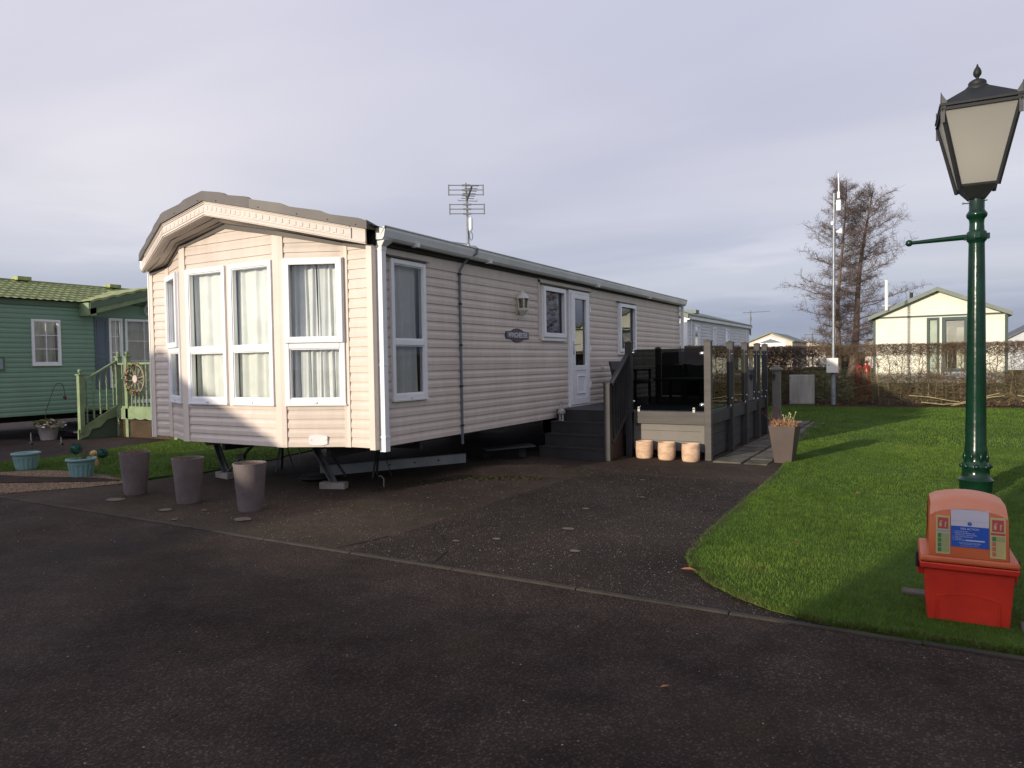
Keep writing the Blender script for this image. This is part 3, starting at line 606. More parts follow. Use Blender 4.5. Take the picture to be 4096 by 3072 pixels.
# eave: black board, gutter, downpipes
b = MB(); b.box(-.05, .05, .03, LEN + .02, 2.62, 2.77); b.box(-3.71, -3.61, .0, LEN + .02, 2.62, 2.77); b.build('eave_board', BLACK, van)
def gutter(name, x0, sg, y0, y1, z0, z1):
    b = MB(); pr = [(.0, .115), (.0, .0), (.030, -.006), (.085, -.006), (.108, .018), (.125, .085), (.125, .118), (.138, .118), (.138, .128), (.116, .128), (.116, .09), (.100, .028), (.082, .006), (.01, .006), (.01, .115)]
    vs = [(x0 + sg * p, y0, z0 + q) for p, q in pr] + [(x0 + sg * p, y1, z1 + q) for p, q in pr]; k = len(pr)
    b.add(vs, [(i, (i + 1) % k, k + (i + 1) % k, k + i) for i in range(k)])
    b.slab([(x0 + sg * p, y0 - .006, z0 + q) for p, q in pr[:8]] , (0, .012, 0)); b.slab([(x0 + sg * p, y1 - .006, z1 + q) for p, q in pr[:8]], (0, .012, 0))
    return b.build(name, GUT, van)
gt = gutter('gutter', .045, 1, .03, LEN + .05, 2.672, 2.640); gutter('gutter', -3.70, -1, -.05, LEN + .05, 2.66, 2.628)
b = MB()
for yy in (.55, 2.05, 5.55, 8.2): b.box(.10, .176, yy, yy + .05, 2.652 - .003 * yy, 2.70 - .003 * yy)
each(b, 'gutter_joint', GUT, gt)
b = MB(); b.box(.033, .103, .045, .115, .485, 2.60); b.build('downpipe', UPVC, van, bevel=.006)
dp = bpy.data.objects['downpipe']
b = MB(); b.box(.03, .107, .041, .119, 2.56, 2.60); b.hexa([(.03, .041, 2.60), (.107, .041, 2.60), (.107, .119, 2.60), (.03, .119, 2.60)], [(.06, .03, 2.655), (.155, .03, 2.655), (.155, .17, 2.655), (.06, .17, 2.655)]); b.build('hopper', GUT, dp)
b = MB(); b.box(.029, .107, .041, .119, 1.375, 1.39); b.box(.027, .110, .039, .121, .625, .648); b.box(.031, .105, .043, .117, .485, .60); each(b, 'pipe_collar', UPVC, dp)
b = MB(); b.box(.033, .10, LEN - .02, LEN + .05, .45, 2.63); b.build('downpipe', UPVC, van, bevel=.006)
# windows ------------------------------------------------------------
def rectframe(mb, u0, u1, z0, z1, t, y0, y1, tb=None):
    tb = tb or t; mb.box(u0, u0 + t, y0, y1, z0, z1); mb.box(u1 - t, u1, y0, y1, z0, z1); mb.box(u0 + t, u1 - t, y0 + .0005, y1, z0, z0 + tb); mb.box(u0 + t, u1 - t, y0 + .0005, y1, z1 - t, z1)
def curtain(M0, u0, u1, z0, z1, dep, parent, seed, gather=.5, gaps=()):
    q = random.Random(seed); n = 90; ph = [q.uniform(0, 6.3) for _ in range(4)]; mb = MB(M0); rows = 7; vs = []; k0 = len(mb.v)
    for r_ in range(rows):
        z = z0 + (z1 - z0) * r_ / (rows - 1); am = .007 + .007 * (1 - r_ / (rows - 1))
        for i in range(n + 1):
            t = i / n; uu = u0 + (u1 - u0) * t; dd = math.sin(t * 34 + ph[0] + .3 * math.sin(r_)) * am + math.sin(t * 19 + ph[1]) * am * 1.3 + math.sin(t * 61 + ph[2]) * am * .3
            vs.append((uu + .01 * math.sin(t * 19 + r_ * .5 + ph[3]), dep + dd, z))
    fs = [(r_ * (n + 1) + i, r_ * (n + 1) + i + 1, (r_ + 1) * (n + 1) + i + 1, (r_ + 1) * (n + 1) + i) for r_ in range(rows - 1) for i in range(n)]
    mb.add(vs, fs); return mb.build('curtain', CURT, parent, smooth=180)
def window(M0, u0, u1, z0, z1, bar=None, sash=None, parent=van, pane=PANE, curt=None, pfr=UPVC, seed=0, lock=True, ft=.052):
    mb = MB(M0); rectframe(mb, u0, u1, z0, z1, ft, -.042, .03, ft + .012)
    if bar is not None: mb.box(u0 + ft, u1 - ft, -.041, .03, bar - .032, bar + .032)
    f = mb.build('window', pfr, parent, bevel=.006)
    mb = MB(M0); rng = [(z0 + ft + .012, z1 - ft)] if bar is None else [(z0 + ft + .012, bar - .032), (bar + .032, z1 - ft)]
    for za, zb in rng: rectframe(mb, u0 + ft, u1 - ft, za, zb, .012, -.030, .02)
    if sash is not None:
        s0, s1 = sash; rectframe(mb, u0 + .012, u1 - .012, s0, s1, ft + .012, -.068, -.043)
    mb.build('glazing_bead', pfr, f, bevel=.003)
    for za, zb in rng:
        g = MB(M0); g.add([(u0 + ft, -.012, za), (u1 - ft, -.012, za), (u1 - ft, -.012, zb), (u0 + ft, -.012, zb)], [(0, 1, 2, 3)]); g.build('pane', pane, f)
    g = MB(M0); g.box(u0 - .008, u1 + .008, -.050, .0, z0 - .012, z0 + .003)
    if lock: c_ = (u0 + u1) / 2; g.box(c_ - .016, c_ + .016, -.054, -.044, z0 + .012, z0 + .026)
    g.build('sill', GUT, f)
    if curt:
        for (c0, c1) in curt: curtain(M0, u0 + (u1 - u0) * c0, u0 + (u1 - u0) * c1, z0 + .05, z1 - .05, .075, f, seed + int(c0 * 10))
    return f
def FM(i): u, l_ = uv(i); return frame_mat(PL[i], (u.x, u.y))
window(FM(1), .04, .68, WZ0, WZ1, 1.60, (1.63, WZ1 - .008), curt=[(.0, .9)], seed=1)
window(FM(2), .11, .79, WZ0, WZ1, 1.585, None, curt=[(.03, 1.02)], seed=2)
window(FM(2), .855, 1.535, WZ0, WZ1, 1.585, None, curt=[(.02, 1.02)], seed=3)
window(FM(3), .045, .70, WZ0, WZ1, 1.60, (1.63, WZ1 - .008), curt=[(.0, .5), (.5, 1.02)], seed=4)
# grey service flap under the right bay window
mb = MB(FM(3)); mb.prism([(0, 0)], 0, 0) if False else None
pl_ = [(.285, .555), (.33, .543), (.385, .540), (.44, .543), (.485, .555), (.485, .640), (.44, .650), (.385, .653), (.33, .650), (.285, .640)]
mb.slab([(x, -.026, z) for x, z in pl_], (0, .016, 0)); mb.box(.293, .315, -.034, -.026, .600, .608); mb.box(.455, .477, -.034, -.026, .600, .608)
mb.build('service_flap', GUT, van, bevel=.003)
SM = frame_mat((0, 0), (0, 1))
window(SM, .27, .88, 1.0, 2.515, 1.625, None, pane=glass('side_bay_pane', (.96, .97, .97), 1.5), curt=[(-.02, 1.06)], seed=9)
window(SM, 3.72, 4.50, 1.715, 2.52, None, (1.76, 2.512), pane=PANE2, seed=10, lock=False)
window(SM, 6.80, 7.67, 1.51, 2.46, None, (1.55, 2.452), pane=PANE2, seed=11, lock=False)
mb = MB(SM)
for u0, u1, z in ((.22, .93, 2.535), (3.68, 5.50, 2.552), (6.76, 7.72, 2.478)):
    mb.hexa([(u0, -.062, z - .012), (u1, -.062, z - .012), (u1, -.005, z), (u0, -.005, z)], [(u0, -.060, z - .006), (u1, -.060, z - .006), (u1, -.005, z + .02), (u0, -.005, z + .02)])
each(mb, 'drip_rail', BARGE, van)
mb = MB(SM); mb.box(3.64, 3.70, -.022, -.002, 1.72, 2.60); mb.box(3.64, 5.56, -.022, -.002, 2.565, 2.62); mb.build('door_surround', TRIM, van)
# door
mb = MB(SM); rectframe(mb, 4.64, 5.43, .655, 2.53, .045, -.045, .03, .03); fr = mb.build('door', UPVC, van, bevel=.004)
mb = MB(SM); mb.box(4.69, 4.825, -.062, -.02, .69, 2.48); mb.box(5.265, 5.385, -.062, -.02, .69, 2.48); mb.box(4.825, 5.265, -.0615, -.02, 2.40, 2.48); mb.box(4.825, 5.265, -.0615, -.02, .69, .80); mb.box(4.825, 5.265, -.0615, -.02, 1.24, 1.325); mb.box(4.825, 5.265, -.050, -.02, .80, 1.24)
mb.build('door_leaf', UPVC, fr, bevel=.005)
mb = MB(SM); rectframe(mb, 4.89, 5.20, .86, 1.16, .018, -.066, -.049); mb.build('lower_panel_moulding', UPVC, fr, bevel=.004)
g = MB(SM); g.add([(4.825, -.038, 1.325), (5.265, -.026, 1.325), (5.265, -.026, 2.40), (4.825, -.038, 2.40)], [(0, 1, 2, 3)]); g.build('pane', PANE2, fr)
mb = MB(SM); mb.tube([(4.74, -.075, 1.66), (4.90, -.12, 1.665)], .009); mb.box(4.72, 4.755, -.075, -.06, 1.50, 1.71); mb.build('handle', CHROME, fr)
mb = MB(SM)
for z in (.95, 1.55, 2.2): mb.box(5.385, 5.425, -.072, -.045, z, z + .10)
each(mb, 'hinge', UPVC, fr, bevel=.004)
mb = MB(SM); mb.box(4.64, 5.43, -.075, .0, .625, .652); mb.build('threshold', ALU, fr)
# wall lantern
wl = MB(); c0 = (.075, 3.05, 0)
wl.lathe([(.075, 2.10), (.084, 2.115), (.084, 2.135), (.070, 2.14)], c0, 12); wl.lathe([(.01, 2.03), (.03, 2.045), (.05, 2.075), (.072, 2.10)], c0, 12); wl.lathe([(.100, 2.272), (.094, 2.285), (.060, 2.345), (.045, 2.352), (.03, 2.37), (.004, 2.372)], c0, 12); wl.lathe([(.008, 2.37), (.010, 2.395), (.002, 2.41)], c0, 8)
for k in range(6):
    a = 2 * PI * k / 6 + .26; wl.beam((c0[0] + .074 * math.cos(a), c0[1] + .078 * math.sin(a), 2.13), (c0[0] + .082 * math.cos(a), c0[1] + .086 * math.sin(a), 2.275), .014, .014)
wl.box(.0, .02, 2.99, 3.11, 2.06, 2.30); wl.tube([(.01, 3.05, 2.01), (.05, 3.05, 1.985), (.075, 3.05, 2.02)], .008)
wlo = wl.build('wall_lamp', mat('cream_lamp_metal', (.66, .64, .56), rough=.4), van, smooth=35)
g = MB(); g.lathe([(.068, 2.13), (.076, 2.275)], c0, 12, cap=False); g.build('lamp_glass', glass('lamp_glass', (.66, .60, .50), 1.4), wlo)
# name plate
M1 = frame_mat((.0, 3.0), (0, 1), 1.762)
def plate(o, s): # outline: oval with side tabs
    pts = []; 
    for k in range(13): a = PI * (.20 + .60 * k / 12); pts.append((-math.cos(a) * .245 / math.cos(PI * .2) * -1, math.sin(a) * .100))
    pts = [(x * -1, z) for x, z in pts]
    P_ = [(-.33, -.048), (-.33, .048), (-.245, .055)] + [(-.20 + .4 * k / 12, .055 + .043 * math.sin(PI * k / 12)) for k in range(13)] + [(.245, .055), (.33, .048), (.33, -.048), (.245, -.055)] + [(.20 - .4 * k / 12, -.055 - .043 * math.sin(PI * k / 12)) for k in range(13)] + [(-.245, -.055)]
    q = MB(M1); q.slab([(x * s, -.018 - o, z * s) for x, z in P_], (0, .012 + o, 0)); return q
npl = plate(0, 1).build('name_plate', mat('dark_plate', (.045, .035, .045), rough=.35), van, bevel=.003)
plate(.004, .94).build('plate_face', mat('maroon_plate', (.075, .030, .038), rough=.4), npl)
q = MB(M1); q.box(-.315, .315, -.026, -.012, -.036, .036); q.build('plate_band', mat('slate_plate', (.10, .11, .14), rough=.4), npl)
text_mesh('WINCHESTER', .098, M1 @ Matrix.Translation((0, -.0275, 0)), 'plate_lettering', mat('silver_lettering', (.62, .63, .66), rough=.4), npl, bold=.0022, sx=.90)
# conduit with cable
b = MB(); b.box(.013, .035, 1.565, 1.592, .40, 2.47)
b.tube([(.024, 1.578, 2.46), (.03, 1.585, 2.52), (.06, 1.62, 2.60), (.12, 1.67, 2.68), (.185, 1.72, 2.72), (.19, 1.735, 2.78), (.15, 1.75, 2.81), (.06, 1.80, 2.83)], .014, 8)
co = b.build('cable_conduit', PIPE, van, smooth=40)
b = MB()
for z in (.62, 1.1, 1.6, 2.1, 2.46): b.box(.012, .040, 1.558, 1.600, z, z + .02)
each(b, 'conduit_clip', BLACK, co)
b = MB(); b.tube([(.02, 6.05, 1.275), (.075, 6.05, 1.28), (.09, 6.05, 1.26)], .011, 8); b.lathe([(.025, 0), (.02, .02)], (.03, 6.05, 1.27), 10); b.build('outside_tap', UPVC, van)
# chassis
b = MB()
for x in (-2.75, -.95): b.box(x - .03, x + .03, .3, LEN - .3, .34, hb + .01)
b.box(-3.5, -.2, LEN - 1.2, LEN - 1.0, .25, .5); b.box(-3.4, -.15, .95, 1.0, .40, .52)
ch = b.build('chassis', DKST, van)
b = MB()
for y in (.88, 1.95, 3.0, 4.1, 5.6, 7.3, 9.0): b.hexa([(-.90, y, .36), (-.22, y, .465), (-.22, y + .012, .465), (-.90, y + .012, .36)], [(-.90, y, .53), (-.13, y, .53), (-.13, y + .012, .53), (-.90, y + .012, .53)])
each(b, 'outrigger', ALU, van)
def leg(p0, p1): b = MB(); b.beam(p0, p1, .085, .012); b.beam((p0[0] - .036, p0[1], p0[2]), (p1[0] - .036, p1[1], p1[2]), .008, .05); b.beam((p0[0] + .036, p0[1], p0[2]), (p1[0] + .036, p1[1], p1[2]), .008, .05); return b
leg((-1.25, .33, .53), (-.86, .28, .065)).build('steady_leg', ALU, van); leg((-3.02, .36, .53), (-2.66, .26, .07)).build('steady_leg', ALU, van)
b = MB(); b.tube([(-2.62, .26, .08), (-2.18, .40, .52)], .018, 6); b.box(-2.50, -2.38, .30, .34, .24, .30); b.build('leg_brace', DKST, van); b = MB(); b.tube([(-.88, .5, .10), (-1.35, .6, .5)], .016, 6); b.build('leg_brace', DKST, van)
b = MB(); b.hexa([(-2.6, -.05, .44), (-2.15, -.05, .50), (-2.15, 0, .50), (-2.6, 0, .44)], [(-2.72, -.05, .53), (-2.1, -.05, .53), (-2.1, 0, .53), (-2.72, 0, .53)]); b.build('tow_bracket', DKST, van)
b = MB(); b.tube([(-1.22, .12, .53), (-1.215, .12, .30)], .007, 6); b.build('hanging_rod', ALU, van)
# wheels under the middle
for x in (-2.9, -.75):
    for y in (5.6, 6.3):
        b = MB(Matrix.Translation((x, y, .28)) @ Matrix.Rotation(PI / 2, 4, 'Y')); b.lathe([(.10, -.09), (.24, -.09), (.28, -.06), (.28, .06), (.24, .09), (.10, .09)], n=20); b.build('wheel', BLACK, van, smooth=40)
# tv aerial on the eave
ar = MB(); ax, ay = -.05, 1.885
ar.tube([(ax, ay, 2.84), (ax, ay, 3.35), (ax, ay - .015, 3.55)], .014, 8); ar.tube([(ax, ay, 2.88), (-.30, ay - .30, 2.92)], .006, 6); ar.box(ax - .03, ax + .03, ay - .02, ay + .02, 2.83, 2.87)
aer = ar.build('tv_aerial', STEEL, van, smooth=40)
def grid(z_list, y0, y1, xg):
    q = MB()
    for z in z_list: q.tube([(xg, y0, z), (xg, y1, z)], .0055, 6)
    for y in (y0, y1): q.box(xg - .008, xg + .008, y - .008, y + .008, min(z_list) - .008, max(z_list) + .008)
    for z in z_list: q.box(xg - .012, xg + .012, (y0 + y1) / 2 - .05, (y0 + y1) / 2 + .05, z - .010, z + .010)
    q.tube([(xg, (y0 + y1) / 2, min(z_list) - .03), (xg, (y0 + y1) / 2, max(z_list) + .03)], .008, 6); return q
# elements lie across the line of sight: aerial turned on its mast
def turned(q, ang):
    T = Matrix.Translation((ax, ay, 0)) @ Matrix.Rotation(ang, 4, 'Z') @ Matrix.Translation((-ax, -ay, 0)); q.v = [tuple(T @ Vector(p)) for p in q.v]; return q
AE = mat('aerial_aluminium', (.22, .23, .22), rough=.5, metal=.6)
turned(grid([3.49, 3.55, 3.608], ay - .225, ay + .205, ax + .03), R(-57)).build('aerial_grid', AE, aer); turned(grid([3.255, 3.313, 3.37], ay - .215, ay + .215, ax + .03), R(-57)).build('aerial_grid', AE, aer)
q = MB(); q.tube([(ax, ay, 3.43), (ax + .42, ay, 3.51)], .013, 6)
for k in range(6):
    s_ = .05 + k * .072; q.tube([(ax + s_, ay - .080, 3.43 + s_ * .19), (ax + s_, ay + .080, 3.43 + s_ * .19)], .0045, 5)
q.tube([(ax + .05, ay - .12, 3.43), (ax + .05, ay - .12, 3.41), (ax + .05, ay + .12, 3.41), (ax + .05, ay + .12, 3.43)], .0045, 5)
turned(q, R(-48)).build('aerial_boom', AE, aer)
q = MB(); q.lathe([(.004, 3.045), (.022, 3.06), (.026, 3.08), (.026, 3.195), (.020, 3.21), (.004, 3.215)], (ax + .035, ay + .02, 0), 12); q.build('amplifier', UPVC, aer, smooth=40)
q = MB(); pts = [(ax + .02 + .005 * math.sin(t), ay + .045 + .035 * math.cos(t * 2 * PI), 2.99 + .055 * math.sin(t * 2 * PI)) for t in np.linspace(0, 1, 15)]; q.tube(pts, .004, 5); q.tube([(ax + .012, ay + .01, 3.05), (ax + .015, ay + .012, 2.95), (ax + .03, ay, 2.86), (.06, 1.80, 2.83)], .005, 5); q.build('aerial_cable', PIPE, aer)
# items under the caravan
b = MB(); b.box(-.15, .15, -.06, .06, 0, .075); bl = tag(b.build('concrete_block', CONC, loc=(0, 0, 0), bevel=.008), 'pale concrete block under the right steady leg', 'block', 'blocks under the steady legs'); bl.location = (-.85, .27, 0); bl.rotation_euler = (0, 0, R(20))
c_ = bl.copy(); C.objects.link(c_); c_.location = (-2.66, .25, 0); c_.rotation_euler = (0, 0, R(-10)); c_['label'] = 'concrete block under the left steady leg, behind the grey pots'
b = MB(Matrix.Translation((-1.13, 1.73, 0)) @ Matrix.Rotation(R(60.5), 4, 'Z'))
b.box(-1.02, 1.02, -.004, .004, .0, .125); b.box(-1.02, 1.02, .004, .05, .117, .125); b.box(-1.02, 1.02, .004, .05, .0, .008); st = b.build('steel_beam', PALEST, loc=(-1.13, 1.73, 0)); tag(st, 'pale galvanised steel beam lying on the ground under the caravan', 'beam')
b = MB(Matrix.Translation((-1.13, 1.73, 0)) @ Matrix.Rotation(R(60.5), 4, 'Z'))
for u in (-.1, .25, .60): b.lathe([(.012, 0), (.012, .003)], (u, -.0075, .066), 10) if False else b.box(u - .012, u + .012, -.0065, -.0042, .056, .076)
WM['steel_beam'] = Matrix.Translation((-1.13, 1.73, 0)); each(b, 'bolt_hole', BLACK, st)
def stand(x, y, h, lb):
    t = thing('axle_stand', lb, 'axle stand', (x, y, 0), group='axle stands under the caravan'); b = MB()
    for k in range(3): a = 2 * PI * k / 3 + .5; b.beam((x + .14 * math.cos(a), y + .14 * math.sin(a), 0), (x + .025 * math.cos(a), y + .025 * math.sin(a), h - .12), .03, .006)
    b.build('base', DKST, t); b = MB(); b.tube([(x, y, h - .2), (x, y, h)], .018, 8); b.box(x - .05, x + .05, y - .03, y + .03, h - .01, h); b.build('screw_head', DKST, t)
stand(-2.45, 1.0, .52, 'dark axle stand under the caravan in front of the grass'); stand(-.95, 1.18, .52, 'dark axle stand behind the right steady leg'); stand(-2.75, 3.2, .36, 'dark axle stand further back under the left chassis rail')
b = MB(); b.tube([(-.37, .56, .005), (-.37, .56, .10), (-.41, .56, .13), (-.45, .57, .12)], .007, 6); tag(b.build('hose_hook', STEEL, loc=(-.37, .56, 0)), 'small bent metal hook standing by the caravan corner', 'hook')
b = MB(); b.lathe([(.15, .0), (.19, .03), (.19, .05), (.02, .06)], (-1.5, .62, 0), 20); b.build('drain_bowl', BLACK, loc=(-1.5, .62, 0), smooth=40); tag(bpy.data.objects['drain_bowl'], 'black round bowl lying under the caravan front', 'bowl')
b = MB(); b.beam((-.5, 2.9, .16), (.02, 3.4, .19), .30, .02); b.beam((-.55, 3.05, .02), (-.55, 3.05, .15), .08, .08); b.beam((-.1, 3.3, .02), (-.1, 3.3, .17), .08, .08); tag(b.build('timber_board', DKST, loc=(-.3, 3.1, 0)), 'grey boards stored on blocks beneath the caravan by the steps', 'boards')
# ================================================================== decking
deck = thing('raised_deck', 'grey composite deck with smoked glass panels beside the cream caravan', 'deck', (1.2, 6, 0))
b = MB(); z = .66
for k in range(15):
    x0 = .06 + k * .1535; b.box(x0, x0 + .148, 4.10 if x0 < 1.2 else 4.13, 8.15, .635, .66)
b.build('floor_boards', DECKD, deck)
b = MB()
for k in range(5): b.box(1.30, 2.33, 4.108 - .003 * (k % 2), 4.13, .487 + k * .0345, .487 + k * .0345 + .0335)
b.box(1.30, 2.33, 4.112, 4.135, .487, .66); b.build('front_fascia', DECK, deck)
b = MB()
for k, z in enumerate((.105, .245, .385)): b.box(1.25, 2.28, 4.185 + .002 * (k % 2), 4.205, z, z + .136)
b.box(2.255, 2.315, 4.175, 4.2, .10, .525); b.build('skirting', SKIRT, deck)
b = MB(); b.box(1.2, 2.30, 4.25, 4.27, 0, .62); b.box(.1, .12, 4.2, 8.1, 0, .62); each(b, 'understructure', BLACK, deck)
b = MB()
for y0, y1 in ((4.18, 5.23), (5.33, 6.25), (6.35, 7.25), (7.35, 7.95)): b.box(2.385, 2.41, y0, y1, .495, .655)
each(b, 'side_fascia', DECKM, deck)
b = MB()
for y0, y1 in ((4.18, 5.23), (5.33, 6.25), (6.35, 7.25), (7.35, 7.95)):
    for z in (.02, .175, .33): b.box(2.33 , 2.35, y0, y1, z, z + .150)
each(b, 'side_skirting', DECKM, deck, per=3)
def post(x, y, h, w=.095, m=DECK, cap=True):
    q = MB(); q.box(x - w / 2, x + w / 2, y - w / 2, y + w / 2, 0, h); p = q.build('post', m, deck, bevel=.006)
    if cap:
        q = MB(); a = w / 2 + .008; q.box(x - a, x + a, y - a, y + a, h, h + .012); q.add([(x - a, y - a, h + .012), (x + a, y - a, h + .012), (x + a, y + a, h + .012), (x - a, y + a, h + .012), (x, y, h + .035)], [(0, 1, 4), (1, 2, 4), (2, 3, 4), (3, 0, 4)]); q.build('post_cap', m, p)
    return p
P1 = post(2.365, 4.13, 1.63); P2 = post(1.225, 4.13, 1.64, m=DECKD)  # charcoal on P2 paints in the caravan's shadow on that post
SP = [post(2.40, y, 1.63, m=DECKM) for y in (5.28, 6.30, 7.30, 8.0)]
post(1.13, 3.545, 1.075, m=DECKD); post(.35, 8.1, 1.62, m=DECKD); post(1.4, 8.1, 1.62, m=DECKD)  # step post is coloured dark for the caravan's shadow too
def gpanel(name, x0, y0, x1, y1, z0, z1, m=SMOKE):
    d = Vector((x1 - x0, y1 - y0, 0)); L_ = d.length; q = MB(frame_mat((x0, y0), (d.x, d.y))); r_ = .05
    pts = [(0, z0), (L_, z0), (L_, z1 - r_)] + [(L_ - r_ + r_ * math.cos(a), z1 - r_ + r_ * math.sin(a)) for a in (R(30), R(60))] + [(L_ - r_, z1), (r_, z1)] + [(r_ - r_ * math.sin(a), z1 - r_ + r_ * math.cos(a)) for a in (R(30), R(60))] + [(0, z1 - r_)]
    q.add([(x, 0, z) for x, z in pts], [tuple(range(len(pts)))]); return q.build(name, m, deck)
g = gpanel('glass_panel', 1.285, 4.13, 2.308, 4.13, .675, 1.545)
def clamp(x, y, z, par, rx=.035, ry=.022, rz=.022):
    q = MB(); q.blob((x, y, z), (rx, ry, rz), 14, 0); q.build('clamp', CHROME, par, smooth=180)
clamp(2.295, 4.105, 1.47, g, .048, .03, .028); clamp(2.290, 4.105, .765, g, .048, .03, .028); clamp(1.29, 4.12, 1.50, g, .03, .018, .018); clamp(1.29, 4.12, .80, g, .03, .018, .018)
q = MB()
for x in (1.375, 2.17): q.box(x - .016, x + .016, 4.10, 4.126, .655, .71); q.tube([(x, 4.10, .71), (x, 4.126, .71)], .016, 12)
each(q, 'base_clip', CHROME, g, per=2)
for y0, y1 in ((4.20, 5.22), (5.34, 6.24), (6.36, 7.24), (7.36, 7.95)):
    g = gpanel('glass_panel', 2.40, y0, 2.40, y1, .69, 1.545, SMOKE2)
    for yy in (y1 + .01,):
        for z in (1.46, .80): clamp(2.435, yy, z, g, .014, .02, .014)
    clamp(2.43, y1 - .06, .69, g, .012, .012, .02)
gpanel('glass_panel', .42, 8.1, 1.34, 8.1, .69, 1.54); gpanel('glass_panel', 1.46, 8.1, 2.34, 8.1, .69, 1.54)
# steps
for k, (y, zt) in enumerate(((3.52, .165), (3.71, .33), (3.91, .495), (4.10, .66))):
    q = MB(); q.box(.06, 1.085, y, y + .018, .0 if k == 0 else zt - .165 + .0, zt - .022); q.build('riser', DECKD, deck)
    if k < 3: q = MB(); q.box(.055, 1.09, y - .012, y + .21, zt - .020, zt); q.build('tread', DECKD, deck)
q = MB(); q.slab([(1.10, 3.50, .005), (1.10, 4.18, .005), (1.10, 4.18, .62), (1.10, 4.10, .62), (1.10, 3.60, .20), (1.10, 3.50, .16)], (.022, 0, 0)); q.build('stair_side', mat('reddish_dark_board', (.045, .028, .024), rough=.7), deck)
def inclined(y, z): return z + (y - 3.545) * .78
q = MB(); q.beam((1.17, 3.56, 1.055), (1.215, 4.10, 1.475), .075, .045); q.build('handrail', DECKD, deck, bevel=.005)
q = MB(); q.beam((1.17, 3.58, .245), (1.21, 4.10, .65), .045, .05); q.build('lower_rail', DECKD, deck, bevel=.004)
for k in range(6):
    y = 3.64 + k * .075; t = (y - 3.56) / .54; q = MB(); x = 1.17 + .045 * t; q.box(x - .016, x + .016, y - .016, y + .016, .25 + .41 * t, 1.04 + .42 * t); q.build('baluster', DECKD, deck)
q = MB(); q.box(1.09, 1.12, 3.53, 3.56, .0, .5)
# figurine standing on a step by the door
fg = thing('goose_figurine', 'pale goose figurine in a skirt standing on the top step beside the caravan door', 'figurine', (.20, 3.98, .495))
FIG = mat('pale_stone_figure', (.40, .38, .37), (.30, .28, .275), .7, 20)
q = MB(); q.lathe([(.012, .11), (.058, .115), (.062, .135), (.045, .17), (.034, .20), (.020, .235), (.016, .27), (.020, .285), (.018, .305), (.006, .318)], (.20, 3.98, .495), 14); q.blob((.225, 3.96, .495 + .15), (.055, .03, .022), 10, .05); q.beam((.20, 3.97, .495 + .293), (.235, 3.945, .495 + .286), .010, .008); fb = q.build('body', FIG, fg, smooth=60)
for dx in (-.022, .022): q = MB(); q.tube([(.20 + dx, 3.98, .50), (.20 + dx, 3.98, .61)], [.014, .018], 8); q.blob((.205 + dx, 3.965, .505), (.022, .03, .010), 8, .05); q.build('leg', FIG, fg, smooth=60)
# deck furniture seen through the glass
RAT = mat('black_rattan', (.022, .021, .021), (.014, .013, .013), .6, 60, .5, 90)
def dchair(x, y, rz, lb):
    t = thing('garden_chair', lb, 'chair', (x, y, .66), rz, 'black chairs on the deck'); M0 = WM[t.name]
    q = MB(M0); q.box(-.24, .24, -.22, .24, .34, .40); q.build('seat', RAT, t, bevel=.02)
    q = MB(M0); q.hexa([(-.24, .20, .38), (.24, .20, .38), (.24, .25, .38), (-.24, .25, .38)], [(-.22, .30, .72), (.22, .30, .72), (.22, .345, .72), (-.22, .345, .72)]); q.build('backrest', RAT, t, bevel=.015)
    for sx in (-.24, .24):
        q = MB(M0); q.beam((sx, -.22, .56), (sx, .26, .56), .05, .03); q.beam((sx, -.20, .4), (sx, -.20, .56), .03, .03); q.build('armrest', RAT, t)
        for sy in (-.19, .21): q = MB(M0); q.box(sx - .018, sx + .018, sy - .018, sy + .018, 0, .36); q.build('leg', RAT, t)
dchair(.62, 5.9, R(80), 'black garden chair on the deck nearest the caravan wall'); dchair(1.35, 7.3, R(10), 'black garden chair at the far end of the deck behind the table')
t = thing('garden_table', 'low black garden table standing on the deck behind the smoked glass', 'table', (1.35, 6.4, .66))
q = MB(); q.box(.95, 1.80, 6.0, 6.85, 1.04, 1.075); q.build('table_top', RAT, t, bevel=.01)
for x in (1.0, 1.75):
    for y in (6.05, 6.8): q = MB(); q.box(x - .02, x + .02, y - .02, y + .02, .66, 1.04); q.build('leg', RAT, t)
# wooden post with cap and small lantern at the end of the deck
t = thing('gate_post', 'low grey post with an overhanging cap at the far end of the deck', 'post', (2.63, 7.85, 0))
q = MB(); q.box(2.565, 2.70, 7.78, 7.915, 0, 1.17); q.build('shaft', SKIRT, t, bevel=.005)
q = MB(); a = .10; x, y = 2.632, 7.848; q.add([(x - a, y - a, 1.17), (x + a, y - a, 1.17), (x + a, y + a, 1.17), (x - a, y + a, 1.17), (x - a, y - a, 1.195), (x + a, y - a, 1.195), (x + a, y + a, 1.195), (x - a, y + a, 1.195), (x, y, 1.27)], [(0, 3, 2, 1), (0, 1, 5, 4), (1, 2, 6, 5), (2, 3, 7, 6), (3, 0, 4, 7), (4, 5, 8), (5, 6, 8), (6, 7, 8), (7, 4, 8)]); q.build('cap', SKIRT, t)
q = MB(); q.tube([(2.60, 7.775, 1.14), (2.60, 7.74, 1.14), (2.60, 7.74, 1.10)], .006, 6); q.box(2.575, 2.625, 7.72, 7.77, 1.05, 1.10); q.box(2.59, 2.61, 7.73, 7.75, 1.0, 1.05); q.build('wall_hook', BLACK, t)
